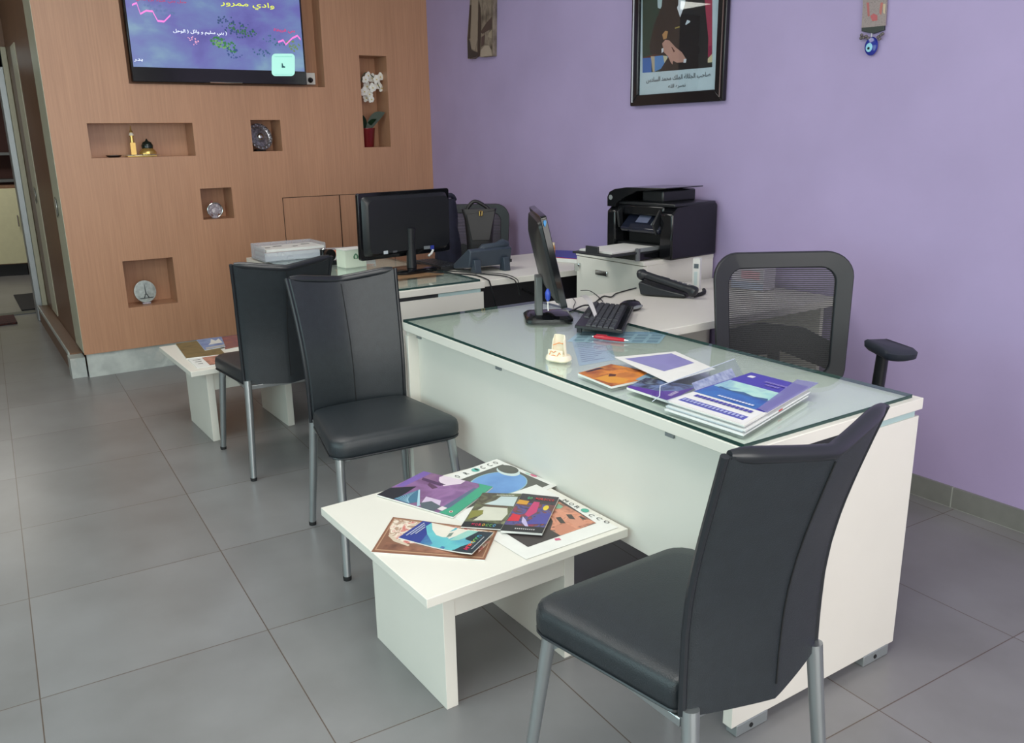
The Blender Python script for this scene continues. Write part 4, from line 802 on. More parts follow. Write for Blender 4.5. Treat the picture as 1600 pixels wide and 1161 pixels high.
dash(t, c, 6, .22, .82, .52, .90, ink(214, 196, 226))
t, c = sheet('photo_print', 'white bordered print with a plain violet picture, lying askew on the magazines', 'paper', [(960, 558), (1055.6, 549), (1117.7, 576.5), (1044, 597.5)], ZG+.018, .0008, [(ramp('print_violet', [(126, 122, 176), (142, 138, 190), (134, 134, 180)], 5), [(.09, .10), (.88, .08), (.90, .62), (.25, .70)])], curl=0)
mk('support', B(0, .001, 0, .001, 0, .001), PAPER, t) if False else None
# stack of brochures
pst = [(1040, 625), (1174, 581), (1265, 604), (1163, 664)]
zz = ZG; sc = [onz(x, y, ZG+.026) for x, y in pst]; cen = sum(sc, Vector())/4
def offq(q, s, dx, dy): return [Vector((cen.x+(p.x-cen.x)*s+dx, cen.y+(p.y-cen.y)*s+dy, 0)) for p in q]
def topx(p):  # room point back to view pixel of the sheet() helper
    d = p-EYE; f = d.dot(RF); return (800+FPX*d.dot(RX)/f, 580.5+FPX*d.dot(RD)/f)
z = ZG+.0004
lay = [(.004, 1.0, .002, -.004, 'thick white catalogue at the bottom of the brochure stack', (224, 226, 226)), (.005, .98, -.006, .002, 'white catalogue second from the bottom of the brochure stack', (216, 222, 228)), (.004, .99, .006, -.002, 'white brochure in the middle of the stack, with a small red mark on its edge', (226, 228, 228)), (.005, .97, -.003, .004, 'red edged catalogue just under the top brochure of the stack', (228, 228, 226))]
for i, (th, s, dx, dy, lb, col) in enumerate(lay):
    q = [topx(p+Vector((0, 0, z+th))) for p in offq(sc, s, dx, dy)]
    items = [(ink(206, 54, 84), [(.03, .98), (.03, .99), (1, .99), (1, .98)])] if i == 3 else []
    t, c = sheet('brochure', lb, 'brochure', q, z, th, [], group='brochures stacked on the desk glass', sheet_m=ink(*col))
    if i == 3: mk('red_edge', PR([bil(c, 1.001, .15)-Vector((0, 0, .001)), bil(c, 1.001, .95)-Vector((0, 0, .001)), bil(c, 1.001, .95)-Vector((0, 0, .004)), bil(c, 1.001, .15)-Vector((0, 0, .004))], (bil(c, 1.01, 0)-bil(c, 1, 0))*.1), ink(206, 54, 84), t, smooth=False)
    if i == 2: mk('red_mark', PR([bil(c, .48, 1.001)-Vector((0, 0, .0002)), bil(c, .54, 1.001)-Vector((0, 0, .0002)), bil(c, .54, 1.001)-Vector((0, 0, .004)), bil(c, .48, 1.001)-Vector((0, 0, .004))], (bil(c, 0, 1.01)-bil(c, 0, 1))*.1), ink(196, 50, 60), t, smooth=False)
    z += th+.0008
q = [topx(p+Vector((0, 0, z+.003))) for p in offq(sc, 1.0, 0, 0)]
# corner order: left, back, right, front  -> u runs left/back edge, v runs towards the camera
BLU = ink(74, 68, 168)
t, c = sheet('brochure', 'blue travel brochure with a sea and mountain picture on top of the stack', 'brochure', q, z, .003,
    [(BLU, R4(.30, .0, 1, .98)), (ramp('cover_coast', [(40, 66, 150), (60, 110, 180), (52, 84, 160)], 9, dist=.4), R4(.30, .02, .52, .86)), (ramp('cover_sky2', [(130, 190, 200), (180, 220, 210), (90, 140, 190)], 9, dist=1), R4(.52, .02, .72, .86)), (ink(60, 96, 140), [(.50, .1), (.54, .1), (.52, .3), (.55, .45), (.52, .62), (.55, .80), (.50, .84)]), (ink(224, 224, 224), R4(.01, .01, .28, .98)), (ink(92, 96, 176), R4(.07, .08, .15, .92)), (ink(226, 226, 232), rrect(.05, .10, .01, 4, .90, .14))])
for u, v, w, h, n, col in ((.235, .5, .78, .045, 14, (74, 72, 160)), (.35, .55, .5, .025, 12, (206, 214, 236)), (.86, .60, .36, .035, 9, (130, 120, 196)), (.80, .60, .22, .03, 6, (130, 120, 196))):
    dash(t, c, n, u-h/2, v-w/2, u+h/2, v+w/2, ink(*col), .002, .8)
dash(t, c, 16, .09, .10, .13, .90, ink(170, 176, 220), .002, .6)
sl = [bil(c, .32, .88)+Vector((0, 0, .0022)), bil(c, 1.07, .72)+Vector((0, 0, .0022)), bil(c, 1.12, 1.04)+Vector((0, 0, .0015)), bil(c, .30, 1.02)+Vector((0, 0, .0015))]
sv = mk('plastic_sleeve', PR(sl, (0, 0, .0008)), mat('violet_tinted_sleeve', (136, 134, 196), .15, alpha=.55), smooth=False, loc=sl[0]); tag(sv, 'translucent violet plastic sleeve over the right edge of the brochure stack', 'plastic sleeve')
# clear brochure holder leaning beside the stack
hb = [onz(1032, 603, ZG+.03), onz(1165, 570, ZG+.045)]
p0, p1 = onz(1046, 634, ZG+.0165), onz(1162, 588, ZG+.0165); up = Vector((-.045, .01, .038))
t = thing('brochure_holder', 'clear plastic brochure holder leaning between the print and the brochure stack', 'brochure holder', ((p0.x+p1.x)/2, (p0.y+p1.y)/2, ZG))
mk('back_panel', PR([p0, p1, p1+up, p0+up], (.0015, 0, .0015)), CLEAR, t, smooth=False); mk('side_wing', PR([p0, p0+up, p0+up+Vector((-.03, -.005, -.02)), p0+Vector((-.05, -.01, 0))], (0, .0015, 0)), CLEAR, t, smooth=False)
mk('rim', T([p0+Vector((-.05, -.01, 0)), p0+Vector((-.03, -.005, .018)), p0+up, p1+up], .0012, 6), mat('clear_rim', (206, 212, 226), .2), t)
mk('ridged_label', PR([p0+up*.1+(p1-p0)*.35, p0+up*.1+(p1-p0)*.9, p0+up*.6+(p1-p0)*.9, p0+up*.6+(p1-p0)*.35], (.0008, 0, .0008)), ramp('ridged_grey', [(120, 130, 170), (190, 196, 214)], 60, .4), t, smooth=False)

# ------------------------------------------------------------------ keyboard, mouse, monitors
kc = [onz(925, 471.5, ZG+.028), onz(990.5, 478, ZG+.020), onz(973, 515.5, ZG+.022), onz(897.5, 508.5, ZG+.030)]
o = (kc[0]+kc[1]+kc[2]+kc[3])/4; U = ((kc[3]+kc[2])-(kc[0]+kc[1])); V2 = ((kc[1]+kc[2])-(kc[0]+kc[3])); ln, wd = .43, .165
U.z = 0; U.normalize(); V2 = Vector((-U.y, U.x, 0)) if Vector((-U.y, U.x, 0)).dot(V2) > 0 else Vector((U.y, -U.x, 0))
# U runs along the keyboard towards the camera, V2 to its front edge
ko = Vector((o.x, o.y, ZG)) ; tl = .09
t = thing('keyboard', 'black computer keyboard on the desk glass with a paper strip across it', 'keyboard', (ko.x, ko.y, ZG))
def K(u, v, h): return ko + U*u + V2*v + Vector((0, 0, .006+h+tl*(wd/2-v)))
def kbox(bm, u0, u1, v0, v1, h0, h1, ins=0):
    lo = [bm.verts.new(K(u, v, h0)) for u, v in ((u0, v0), (u1, v0), (u1, v1), (u0, v1))]; hi = [bm.verts.new(K(u, v, h1)) for u, v in ((u0+ins, v0+ins), (u1-ins, v0+ins), (u1-ins, v1-ins), (u0+ins, v1-ins))]
    bm.faces.new(lo[::-1]); bm.faces.new(hi)
    for i in range(4): bm.faces.new((lo[i], lo[(i+1) % 4], hi[(i+1) % 4], hi[i]))
bm = bmesh.new(); kbox(bm, -ln/2, ln/2, -wd/2, wd/2, 0, .010, .001); mk('case', bm, BLK, t, bevel=.0015)
KEYM = mat('key_plastic', (52, 55, 60), .45); rows = [(-.070, 15), (-.046, 15), (-.026, 14), (-.006, 13), (.014, 12), (.034, 9)]
keys = []
for v, n in rows:
    total = .285
    for i in range(n):
        w_ = total/n; u0 = -.205+w_*i; keys.append((u0+.001, u0+w_-.001, v, v+.0175))
for v, n in rows[1:]:
    for i in range(3): keys.append((.090+.019*i, .107+.019*i, v, v+.0175))
for v, n in rows[1:]:
    for i in range(3): keys.append((.151+.019*i, .168+.019*i, v, v+.0175))
for i, k in enumerate(keys[:100]):
    bm = bmesh.new(); kbox(bm, *k, .010, .0155, .0018); mk('key', bm, KEYM, t, smooth=False)
if len(keys) > 100:
    bm = bmesh.new()
    for k in keys[100:]: kbox(bm, *k, .010, .0155, .0018)
    q = mk('keys', bm, KEYM, t, smooth=False); q['kind'] = 'stuff'
mk('wrist_edge', (lambda b: (kbox(b, -ln/2, ln/2, .058, .078, .010, .0125, .002), b)[1])(bmesh.new()), BLKG, t)
for u in (-.19, .17):
    b = bmesh.new(); q = [K(u, -wd/2+.004, 0), K(u+.022, -wd/2+.004, 0), K(u+.022, -wd/2+.020, 0), K(u, -wd/2+.020, 0)]; prism(b, q, (0, 0, -(q[0].z-ZG-.0005))); mk('folding_foot', b, BLKM, t, smooth=False)
# paper strip
s0, s1, s2, s3 = onz(906, 462, ZG+.055), onz(915, 460.5, ZG+.055), onz(933, 492, ZG+.030), onz(929, 496.5, ZG+.030)
bm = bmesh.new(); rs = []
for k in range(9):
    u = k/8; a = s0.lerp(s3, u); b = s1.lerp(s2, u); dz = Vector((0, 0, .018*math.sin(math.pi*u))); rs.append([a+dz, b+dz, b+dz-Vector((0, 0, .0006)), a+dz-Vector((0, 0, .0006))])
rings(bm, rs); o_ = mk('paper_strip', bm, PAPER, loc=s3); tag(o_, 'curled white paper strip lying across the keyboard', 'paper strip')
# mouse
p = onz(984, 477, ZG+.008)
t = thing('computer_mouse', 'black computer mouse with grey side beside the keyboard', 'mouse', (p.x, p.y, DZ), math.atan2(U.y, U.x)+math.radians(150))
bm = bmesh.new(); rs = []
for z, k in ((0, .92), (.006, 1), (.016, .97), (.029, .80), (.036, .5), (.038, .2)): rs.append([Vector((.064*k*math.cos(a*math.pi/12)-.006*(1-k), .036*k*math.sin(a*math.pi/12), z+.0005)) for a in range(24)])
rings(bm, rs); mk('shell', bm, BLKG, t, local=True)
mk('side_grip', T([(-.040, -.032, .014), (0, -.0375, .016), (.040, -.031, .014)], [.004, .007, .004], 10), GREYM, t, local=True); mk('scroll_wheel', LA([(.009, -.003), (.010, 0), (.009, .003)], (.03, 0, .028), 16, M=Matrix.Rotation(math.radians(90), 3, 'X')), RUBBER, t, local=True)

def monitor(name, label, base, yaw, w, h, zc, tilt, depth, kind):
    """local: screen faces +Y, x across; origin on the desk under the foot"""
    t = thing('monitor', label, 'monitor', base, yaw); M = Matrix.Translation((0, .01, zc)) @ Matrix.Rotation(math.radians(-tilt), 4, 'X')
    M = Matrix.Translation((0, .01, zc)) @ Matrix.Rotation(math.radians(tilt), 4, 'X')
    bm = bmesh.new(); q = rrect(w, h, .012, 4); rings(bm, [[M @ Vector((x, .0, y)) for x, y in q], [M @ Vector((x, -.022, y)) for x, y in q]]); mk('bezel', bm, BLKG, t, local=True, bevel=.002)
    mk('screen', B(-w/2+.018, w/2-.018, .0003, .0012, -h/2+.022, h/2-.018, M=M), mat('dark_screen', (24, 26, 32), .15), t, local=True)
    bm = bmesh.new(); rs = []
    for y, k, r in ((-.020, .94, .02), (-.032, .92, .025), (-.032-depth*.5, .82, .035), (-.032-depth, .62 if kind else .88, .03)): rs.append([M @ Vector((x, y, yy)) for x, yy in rrect(w*k, h*k*(.96 if k > .9 else .9), r, 4)])
    rings(bm, rs); s = mk('rear_housing', bm, BLK, t, local=True)
    yb = -.032-depth
    if kind == 0:
        mk('neck', T([(0, yb*.6-.005, .02), (0, yb*.7, zc*.6), (0, yb*.75, zc-.02)], [.026, .022, .024], 14), BLK, t, local=True)
        bm = bmesh.new(); rings(bm, [[Vector((x, y-.03, .0)) for x, y in rrect(.25, .20, .06, 6)], [Vector((x, y-.03, .012)) for x, y in rrect(.25, .20, .06, 6)], [Vector((x, y-.03, .018)) for x, y in rrect(.22, .17, .05, 6)]]); mk('foot', bm, BLKG, t, local=True)
    else:
        n = mk('neck', B(-.040, .040, yb*.5-.02, yb*.5+.004, .010, zc-.08), mat('grey_neck', (92, 96, 96), .4), t, local=True, bevel=.003)
        bm = bmesh.new(); rings(bm, [[Vector((x, y, .0)) for x, y in rrect(.165, .175, .022, 5)], [Vector((x, y, .010)) for x, y in rrect(.165, .175, .022, 5)], [Vector((x, y, .020)) for x, y in rrect(.140, .150, .018, 5)]]); mk('foot', bm, BLKG, t, local=True)
    return t, M, yb
m1, M, yb = monitor('m', 'wide black monitor seen from behind on the rear desk', (-3.93, 1.93, ZG), math.radians(90+18), .555, .325, .240, 1, .03, 0)
m1.rotation_euler.z = math.radians(90+9)
Wm = lambda x, y, z: M @ Vector((x, y, z))
STK = ink(196, 204, 210)
bk = yb+.0092
for nm, (x1, x0, zz0, zz1), mm in (('sticker', (.17, .145, -.134, -.118), STK), ('sticker', (-.075, -.115, -.134, -.118), mat('grey_label', (120, 126, 130), .5)), ('power_sticker', (-.118, -.14, -.14, -.118), ink(50, 66, 160)), ('logo', (.115, .09, -.132, -.122), mat('grey_logo', (84, 86, 90), .4))):
    mk(nm, B(-max(x0, x1), -min(x0, x1), bk-.0008-.010, bk-.010, zz0, zz1, M=M), mm, m1, local=True, smooth=False)
mk('cable_plug', T([Wm(.10, yb-.004, -.170), Wm(.12, yb-.004, -.158), Wm(.132, yb-.004, -.140)], .006, 8), mat('white_plug', (214, 214, 210), .4), m1, local=True)
m2, M, yb = monitor('m', 'black monitor seen edge on, standing on the front desk glass', (-2.528, 1.812, ZG), math.radians(-28), .47, .325, .240, 13, .020, 1)
m2.rotation_euler.z = math.radians(-30)
t = thing('hanging_tag', 'blue key tag hanging by the stand of the edge on monitor', 'tag', (-2.50, 1.78, ZG))
p = onx(856, 461, -2.36); mk('tag_body', T([p+Vector((0, 0, .022)), p+Vector((0, 0, .008)), p-Vector((0, 0, .012)), p-Vector((0, 0, .022))], [.004, .010, .009, .003], 12), mat('blue_plastic_tag', (44, 70, 170), .3), t); mk('string', T([p-Vector((0, 0, .02)), p-Vector((0, 0, .045)), p+Vector((.002, 0, -.055))], .002, 6), PAPER, t)
st = [onx(850, 347, -2.42)]
h = onx(851, 349, -2.33)
bm = bmesh.new(); prism(bm, [h+Vector((0, x*.35, y)) for x, y in ((0, -.012), (.014, .001), (.013, .008), (.007, .010), (0, .006), (-.007, .010), (-.013, .008), (-.014, .001))], (.003, 0, 0))
stk = mk('sticker', bm, ink(84, 150, 206), loc=h, smooth=False); tag(stk, 'tiny light blue heart sticker at the top corner of the edge on monitor', 'sticker')

# ------------------------------------------------------------------ telephones
def phone(label, loc, rz, m, kind):
    t = thing('telephone', label, 'telephone', loc, rz)
    bm = bmesh.new()  # wedge body, front (keys) low at -y
    prism(bm, [(-.10, -.10, .004), (-.10, -.10, .022), (-.10, .0, .045), (-.10, .095, .070), (-.10, .10, .060), (-.10, .09, .004)], (.20, 0, 0)); mk('body', bm, m, t, local=True, bevel=.006)
    sl = Matrix.Translation((0, 0, .047)) @ Matrix.Rotation(math.radians(14), 4, 'X')
    mk('display', B(.00, .085, .045, .082, .004, .007, M=sl), mat('phone_display', (96, 110, 110), .2), t, local=True, bevel=.001)
    for r in range(4):
        for q in range(3): mk('key', B(.004+.027*q, .024+.027*q, -.075+.024*r, -.059+.024*r, .001, .006, M=sl), mat('phone_keys', (150, 154, 158), .4) if kind else KEYM, t, local=True, bevel=.001)
    hs = spline([(-.062, -.10, .062), (-.062, -.085, .075), (-.062, -.03, .084), (-.062, .04, .098), (-.062, .09, .104), (-.062, .108, .094)], 4)
    h = mk('handset', T(hs, [.012, .022]+[.019]*3+[.016]*(len(hs)-9)+[.020]*3+[.012], 12), m, t, local=True)
    return t
PH = mat('black_phone_plastic', (34, 37, 42), .35)
p = onz(1042, 459, DZ)
ph = thing('telephone', 'black desk telephone on the white side return beside the printer cabinet', 'telephone', (p.x, p.y+.01, DZ), math.radians(120))
bm = bmesh.new(); prism(bm, [(-.10, -.10, .004), (-.10, -.10, .018), (-.10, .02, .040), (-.10, .100, .062), (-.10, .107, .052), (-.10, .095, .004)], (.20, 0, 0)); mk('body', bm, PH, ph, local=True, bevel=.006)
sl = Matrix.Translation((0, 0, .044)) @ Matrix.Rotation(math.radians(13), 4, 'X')
for r in range(4):
    for q in range(3): mk('key', B(.000+.026*q, .019+.026*q, -.085+.023*r, -.070+.023*r, .001, .006, M=sl), mat('phone_keys', (120, 124, 128), .4), ph, local=True, bevel=.001)
mk('display', B(.0, .080, .02, .06, .001, .004, M=sl), mat('phone_display', (60, 66, 70), .2), ph, local=True, bevel=.001)
hs = spline([(-.085, -.145, .022), (-.083, -.12, .034), (-.080, -.04, .056), (-.078, .04, .076), (-.076, .09, .088), (-.076, .115, .078)], 4)
mk('handset', T(hs, [.010, .018, .024, .025, .024]+[.017]*(len(hs)-10)+[.024, .025, .024, .018, .010], 12), PH, ph, local=True)
bm = bmesh.new(); q = []
for k in range(150): a = k*.9; u = k/149; q.append((-.06+.16*u, -.125-.02*math.sin(u*3), .010+.0)); q[-1] = (q[-1][0], q[-1][1]+.006*math.cos(a), .008+.006*math.sin(a))
mk('coiled_cord', T(q, .0028, 5), BLKM, ph, local=True)
# handset cord loop / black curved rest right of it
p = onz(1085, 466, DZ+.012)
lp = spline([(p.x-.10, p.y-.05, DZ+.014), (p.x-.03, p.y-.01, DZ+.016), (p.x+.04, p.y+.02, DZ+.013)], 6)
# rear phone seen from behind
PS = SLATE
rp = thing('telephone', 'blue grey desk telephone seen from behind on the rear side return', 'telephone', (-3.72, 2.29, DZ), math.radians(97))
# local: back of the phone towards -y (camera), x across
def RB(x0, x1, y0, y1, z0, z1): return B(x0, x1, y0, y1, z0, z1)
bm = bmesh.new(); prism(bm, [(-.125, -.02, .030), (-.125, -.035, .115), (-.125, -.01, .125), (-.125, .14, .035), (-.125, .15, .012), (-.125, .13, .008)], (.25, 0, 0)); mk('body', bm, PS, rp, local=True, bevel=.006)
for x in (-.09, .085): mk('stand_leg', PR([(x-.018, -.055, 0), (x-.018, -.045, .07), (x-.018, -.015, .07), (x-.018, .0, 0)], (.036, 0, 0)), PS, rp, local=True, bevel=.003)
rp.rotation_euler.z = math.radians(90)
mk('handset', T([(-.05, .0, .108), (-.03, -.002, .122), (.05, .0, .126), (.09, .002, .134), (.122, .005, .128)], [.014, .020, .018, .026, .018], 12), PS, rp, local=True)
mk('cord_socket', B(.11, .128, -.03, -.01, .04, .055), BLKM, rp, local=True, bevel=.002)

# ------------------------------------------------------------------ cables
def cable(label, pts, r, m=BLK, group='black cables', cat='cable'):
    pts = [Vector(p) for p in pts]; return tag(mk('cable', T(spline(pts, 6), r, 8), m, loc=pts[0]), label, cat, None)
def onD(x, y, h=.004, z=DZ): return onz(x, y, z+h)
cable('black phone cable looping from the black telephone to the keyboard', [onD(994, 450), onD(975, 455), onD(962, 459), onD(955, 464), onD(943, 463), onD(932, 471), onz(925, 477, ZG+.003)], .003)
cable('black keyboard cable running to the foot of the edge on monitor', [onz(930, 478, ZG+.003), onz(915, 477, ZG+.003), onz(905, 480, ZG+.003), onz(893, 486, ZG+.003), onz(884, 488, ZG+.004)], .0035)
cable('thin black cable curving over the white side return behind the monitor', [onD(907, 454), onD(920, 454), onD(932, 461), onD(942, 471)], .0018)
cable('thin cable hanging between the monitor and the printer cabinet', [onD(895, 466), onD(899, 472), onD(896, 481), onz(905, 489, ZG+.002)], .0016)
cable('thick black cable running from the rear monitor across the desk and over its edge', [onz(646, 424, ZG+.004), onz(680, 426, ZG+.004), onz(715, 428, ZG+.004), onD(742, 430, .004), onD(758, 436, .005)+Vector((.02, 0, 0)), onx(766, 444, -3.455), onx(772, 466, -3.46), onx(775, 480, -3.5)], .0035)
cable('upper black cable arching behind the rear telephone and over the desk edge', [onz(672, 416, ZG+.004), onz(690, 422, ZG+.004), onz(720, 425, ZG+.004), onD(752, 428, .005), onD(785, 431, .005), onD(797, 435, .005)+Vector((.015, 0, 0)), onx(806, 441, -3.455), onx(812, 462, -3.46)], .003)
cable('thin black cable curving around the right side of the rear telephone', [onD(748, 427), onD(775, 427), onD(795, 430), onD(806, 436)+Vector((.01, 0, 0)), onx(810, 442, -3.455), onx(812, 455, -3.47)], .002)
cable('black cable hanging under the rear side return', [onx(817, 452, -3.6), onx(832, 458, -3.6), onx(845, 462, -3.6)], .004)

# ------------------------------------------------------------------ printer
PR0 = thing('printer', 'large black multifunction printer with its lid tray raised, on the white cabinet', 'printer', (-3.052, 2.872, CZ), math.radians(6))
# local: front towards -y
w, d0, d1 = .205, -.185, .150
bm = bmesh.new()
prof = [(d0+.01, .0), (d0+.01, .205), (d0+.05, .235), (d1-.02, .250), (d1, .235), (d1, .0)]
prism(bm, [(w-.075, y, z) for y, z in prof], (.075, 0, 0)); prism(bm, [(-w, y, z) for y, z in prof], (.055, 0, 0))
box(bm, -w+.054, w-.074, d0+.12, d1-.002, .0, .236); box(bm, -w+.05, w-.07, d0+.03, d1-.004, .190, .238)
mk('body', bm, BLKG, PR0, local=True, bevel=.008, ang=30)
mk('lower_body', B(-w+.01, w-.01, d0+.03, d1-.01, .0, .06), BLK, PR0, local=True, bevel=.004)
sl = Matrix.Translation((.015, d0+.045, .160)) @ Matrix.Rotation(math.radians(42), 4, 'X')
cp = mk('control_panel', B(-.120, .120, -.06, .065, -.012, .014, M=sl), mat('dark_blue_gloss', (26, 30, 44), .12), PR0, local=True, bevel=.008)
mk('touch_screen', B(-.045, .030, -.018, .030, .0145, .0155, M=sl), mat('lit_screen', (100, 106, 130), .2), cp, local=True, smooth=False)
mk('panel_grip', B(.06, .066, -.03, .03, .0145, .018, M=sl), GREYM, cp, local=True)
mk('panel_visor', PR([(-.125, d0+.02, .225), (-.125, d0+.03, .13), (-.125, d0+.005, .13), (-.125, d0-.012, .205)], (.012, 0, 0)), BLK, PR0, local=True, bevel=.003)
mk('panel_visor', PR([(.115, d0+.02, .225), (.115, d0+.03, .13), (.115, d0-.002, .11), (.115, d0-.030, .160)], (.012, 0, 0)), BLK, PR0, local=True, bevel=.003)
# feeder on top: hump on the left, sloping input tray rising to the right
bm = bmesh.new(); prism(bm, [(-w-.001, d0+.012, .225), (-w-.002, d0+.012, .270), (-w+.012, d0+.012, .294), (-w+.045, d0+.012, .308), (-w+.12, d0+.012, .318), (w-.045, d0+.012, .322), (w-.045, d0+.012, .317), (-w+.19, d0+.012, .302), (-w+.12, d0+.012, .276), (-w+.06, d0+.012, .245), (-w+.05, d0+.012, .225)], (0, d1-d0-.07, 0)); mk('document_feeder', bm, BLKG, PR0, local=True, bevel=.003, ang=50)
bm = bmesh.new(); box(bm, -w+.05, w-.006, d0+.03, d1-.01, .236, .252); mk('lid', bm, BLK, PR0, local=True, bevel=.005)
mk('tray_neck', B(-w+.17, -w+.30, d0+.07, d1-.03, .25, .306), BLK, PR0, local=True, bevel=.008)
mk('badge', LA([(.0, 0), (.012, 0), (.011, .002), (0, .002)], (-w+.022, d0+.0115, .268), 20, M=Matrix.Rotation(math.radians(90), 3, 'X')), GREYM, PR0, local=True)
ly = d0
mk('output_slot', B(-.13, .115, d0+.09, d0+.122, .058, .12), mat('dark_slot', (14, 14, 16), .5), PR0, local=True, smooth=False)
tr = mk('paper_tray', B(-.13, .115, d0-.29, d0+.10, .034, .043), BLKM, PR0, local=True, bevel=.002)
mk('tray_base', B(-.135, .12, d0-.11, d0+.05, .002, .036), BLKG, PR0, local=True, bevel=.004)
mk('paper_stop', B(-.05, .03, d0-.285, d0-.275, .04, .075), BLKM, tr, local=True, bevel=.003); mk('tray_side', B(.108, .116, d0-.11, d0+.05, .04, .058), GREYM, tr, local=True, bevel=.003); mk('tray_corner', LA([(.012, 0), (.012, .055)], (.110, d0-.11, .002), 14), mat('grey_gloss', (96, 98, 102), .2), tr, local=True)
pp = thing('paper_stack', 'white paper resting in the printer output tray', 'paper', (0, 0, 0)); 
Mz = Matrix.Translation(PR0.location) @ Matrix.Rotation(math.radians(6), 4, 'Z')
bpy.data.objects.remove(pp)
bm = bmesh.new()
for k in range(4): box(bm, -.115+.002*k, .095+.001*k, d0-.262, d0+.085, .0445+.0022*k, .0463+.0022*k, M=Mz)
pp = mk('paper_stack', bm, PAPER, smooth=False, loc=Mz @ Vector((0, d0-.1, .0445))); tag(pp, 'white paper resting in the printer output tray', 'paper')

# ------------------------------------------------------------------ small things by the printer
t = thing('blue_folder', 'blue folder with a red edge lying at the wall, left of the printer cabinet', 'folder', (-3.75, 2.93, DZ))
q = [onz(867, 392, DZ+.03), onz(912, 385, DZ+.03), onz(925, 398, DZ+.03), onz(903, 403, DZ+.03)]
for o_ in (): pass
q = [Vector((-4.02, 2.90, DZ+.026)), Vector((-3.86, 3.02, DZ+.026)), Vector((-3.50, 3.02, DZ+.026)), Vector((-3.50, 2.86, DZ+.026)), Vector((-3.78, 2.76, DZ+.026))]
mk('cover', PR(q, (0, 0, .003)), mat('blue_card', (54, 60, 158), .4), t, smooth=False); mk('red_edge', PR([p-Vector((0, 0, .004)) for p in q], (0, 0, .0035)), mat('red_card', (176, 60, 84), .5), t, smooth=False)
mk('pages', PR([p*1.0-Vector((0, 0, .0255)) for p in q], (0, 0, .021)), PAPER, t, smooth=False)
p = onz(864, 408, DZ)
t = thing('glue_bottle', 'orange and cream striped tube standing behind the edge on monitor', 'bottle', (p.x, p.y, DZ+.0005))
ORC = mat('orange_cream_label', (226, 176, 120), .4); mk('tube', LA([(.012, 0), (.013, .003), (.013, .085), (.010, .088)], (0, 0, 0), 16), ORC, t, local=True); mk('cap', LA([(.011, .088), (.011, .100), (.009, .102)], (0, 0, 0), 16), mat('cream_cap', (232, 214, 180), .4), t, local=True)
for k in range(4): mk('stripe', LA([(.0133, .015+.018*k), (.0133, .021+.018*k)], (0, 0, 0), 16), mat('orange_stripe', (214, 120, 60), .4), t, local=True)
p = onz(1088, 452, DZ)
t = thing('carton', 'tall slim white carton standing behind the black telephone', 'carton', (p.x, p.y, DZ+.0005), math.radians(30))
mk('box_body', B(-.016, .016, -.016, .016, 0, .135), PAPER, t, local=True, bevel=.001); mk('label', B(-.010, .010, -.0175, -.0165, .095, .115), ink(96, 106, 112), t, local=True, smooth=False); mk('lid_flap', B(-.016, .016, -.016, .016, .136, .1385), PAPER, t, local=True); mk('label', B(-.008, .006, -.0175, -.0165, .02, .08), ink(200, 214, 214), t, local=True, smooth=False)
t = thing('tissue_pack', 'white and pink pack on the side return, mostly behind the mesh chair', 'box', (-2.53, 2.93, DZ+.0005), math.radians(10))
mk('pack_body', B(-.08, .08, -.05, .05, 0, .10), mat('pale_pack', (206, 200, 214), .4), t, local=True, bevel=.004); mk('pink_label', B(-.03, .06, -.0515, -.0505, .05, .085), ink(226, 176, 190), t, local=True, smooth=False); mk('wrap', B(-.079, .079, -.0512, -.0504, .005, .035), ink(176, 182, 206), t, local=True, smooth=False)

# ------------------------------------------------------------------ rear desk things
def tray(label, loc, rz, w, d, h, n, items):
    t = thing('letter_tray', label, 'letter tray', loc, rz); bm = bmesh.new(); th = .003
    box(bm, -w/2, w/2, -d/2, d/2, 0, th); box(bm, -w/2, -w/2+th, -d/2, d/2, th, h); box(bm, w/2-th, w/2, -d/2, d/2, th, h); box(bm, -w/2, w/2, d/2-th, d/2, th, h); box(bm, -w/2, w/2, -d/2, -d/2+th, th, h*.6)
    mk('tray_shell', bm, FROST, t, local=True, bevel=.0008); return t
t = tray('clear letter tray filled with white papers at the far end of the rear desk', (-4.86, 1.63, ZG), math.radians(90), .36, .25, .085, 0, 0)
z = ZG+.004
for i in range(5):
    th = (.012, .010, .016, .008, .014)[i]; bm = bmesh.new(); a = rr.uniform(-.03, .03); ex = .0 if i < 4 else .012
    M = Matrix.Translation((-4.86+rr.uniform(-.004, .004), 1.63, 0)) @ Matrix.Rotation(math.radians(90)+a*.5, 4, 'Z'); box(bm, -.165, .165+ex, -.105, .105, z, z+th, M=M); z += th+.0006
    o_ = mk('paper_bundle', bm, [ink(214, 216, 220), ink(196, 190, 200), PAPER, ink(206, 190, 190), PAPER][i], smooth=False, loc=(-4.86, 1.63, z)); tag(o_, ['white paper bundle at the bottom of the far clear tray', 'greyish paper bundle second from the bottom of the far clear tray', 'thick white paper bundle in the middle of the far clear tray', 'pinkish paper bundle under the top papers of the far clear tray', 'top white paper bundle of the far clear tray, with dark printing'][i], 'papers', 'papers in the far letter tray')
bm = bmesh.new()
for (x, y, w_, h_) in ((-.08, .02, .05, .02), (.02, -.03, .03, .015), (.09, .03, .05, .012), (-.14, -.02, .03, .02)): box(bm, x, x+w_, y, y+h_, z+.0002, z+.0008, M=Matrix.Translation((-4.86, 1.63, 0)) @ Matrix.Rotation(math.radians(90), 4, 'Z'))
mk('printing', bm, ink(60, 62, 74), o_, smooth=False)
t = tray('clear letter tray with orange leaflets beside the white box', (-4.62, 1.90, ZG), math.radians(80), .26, .22, .05, 0, 0)
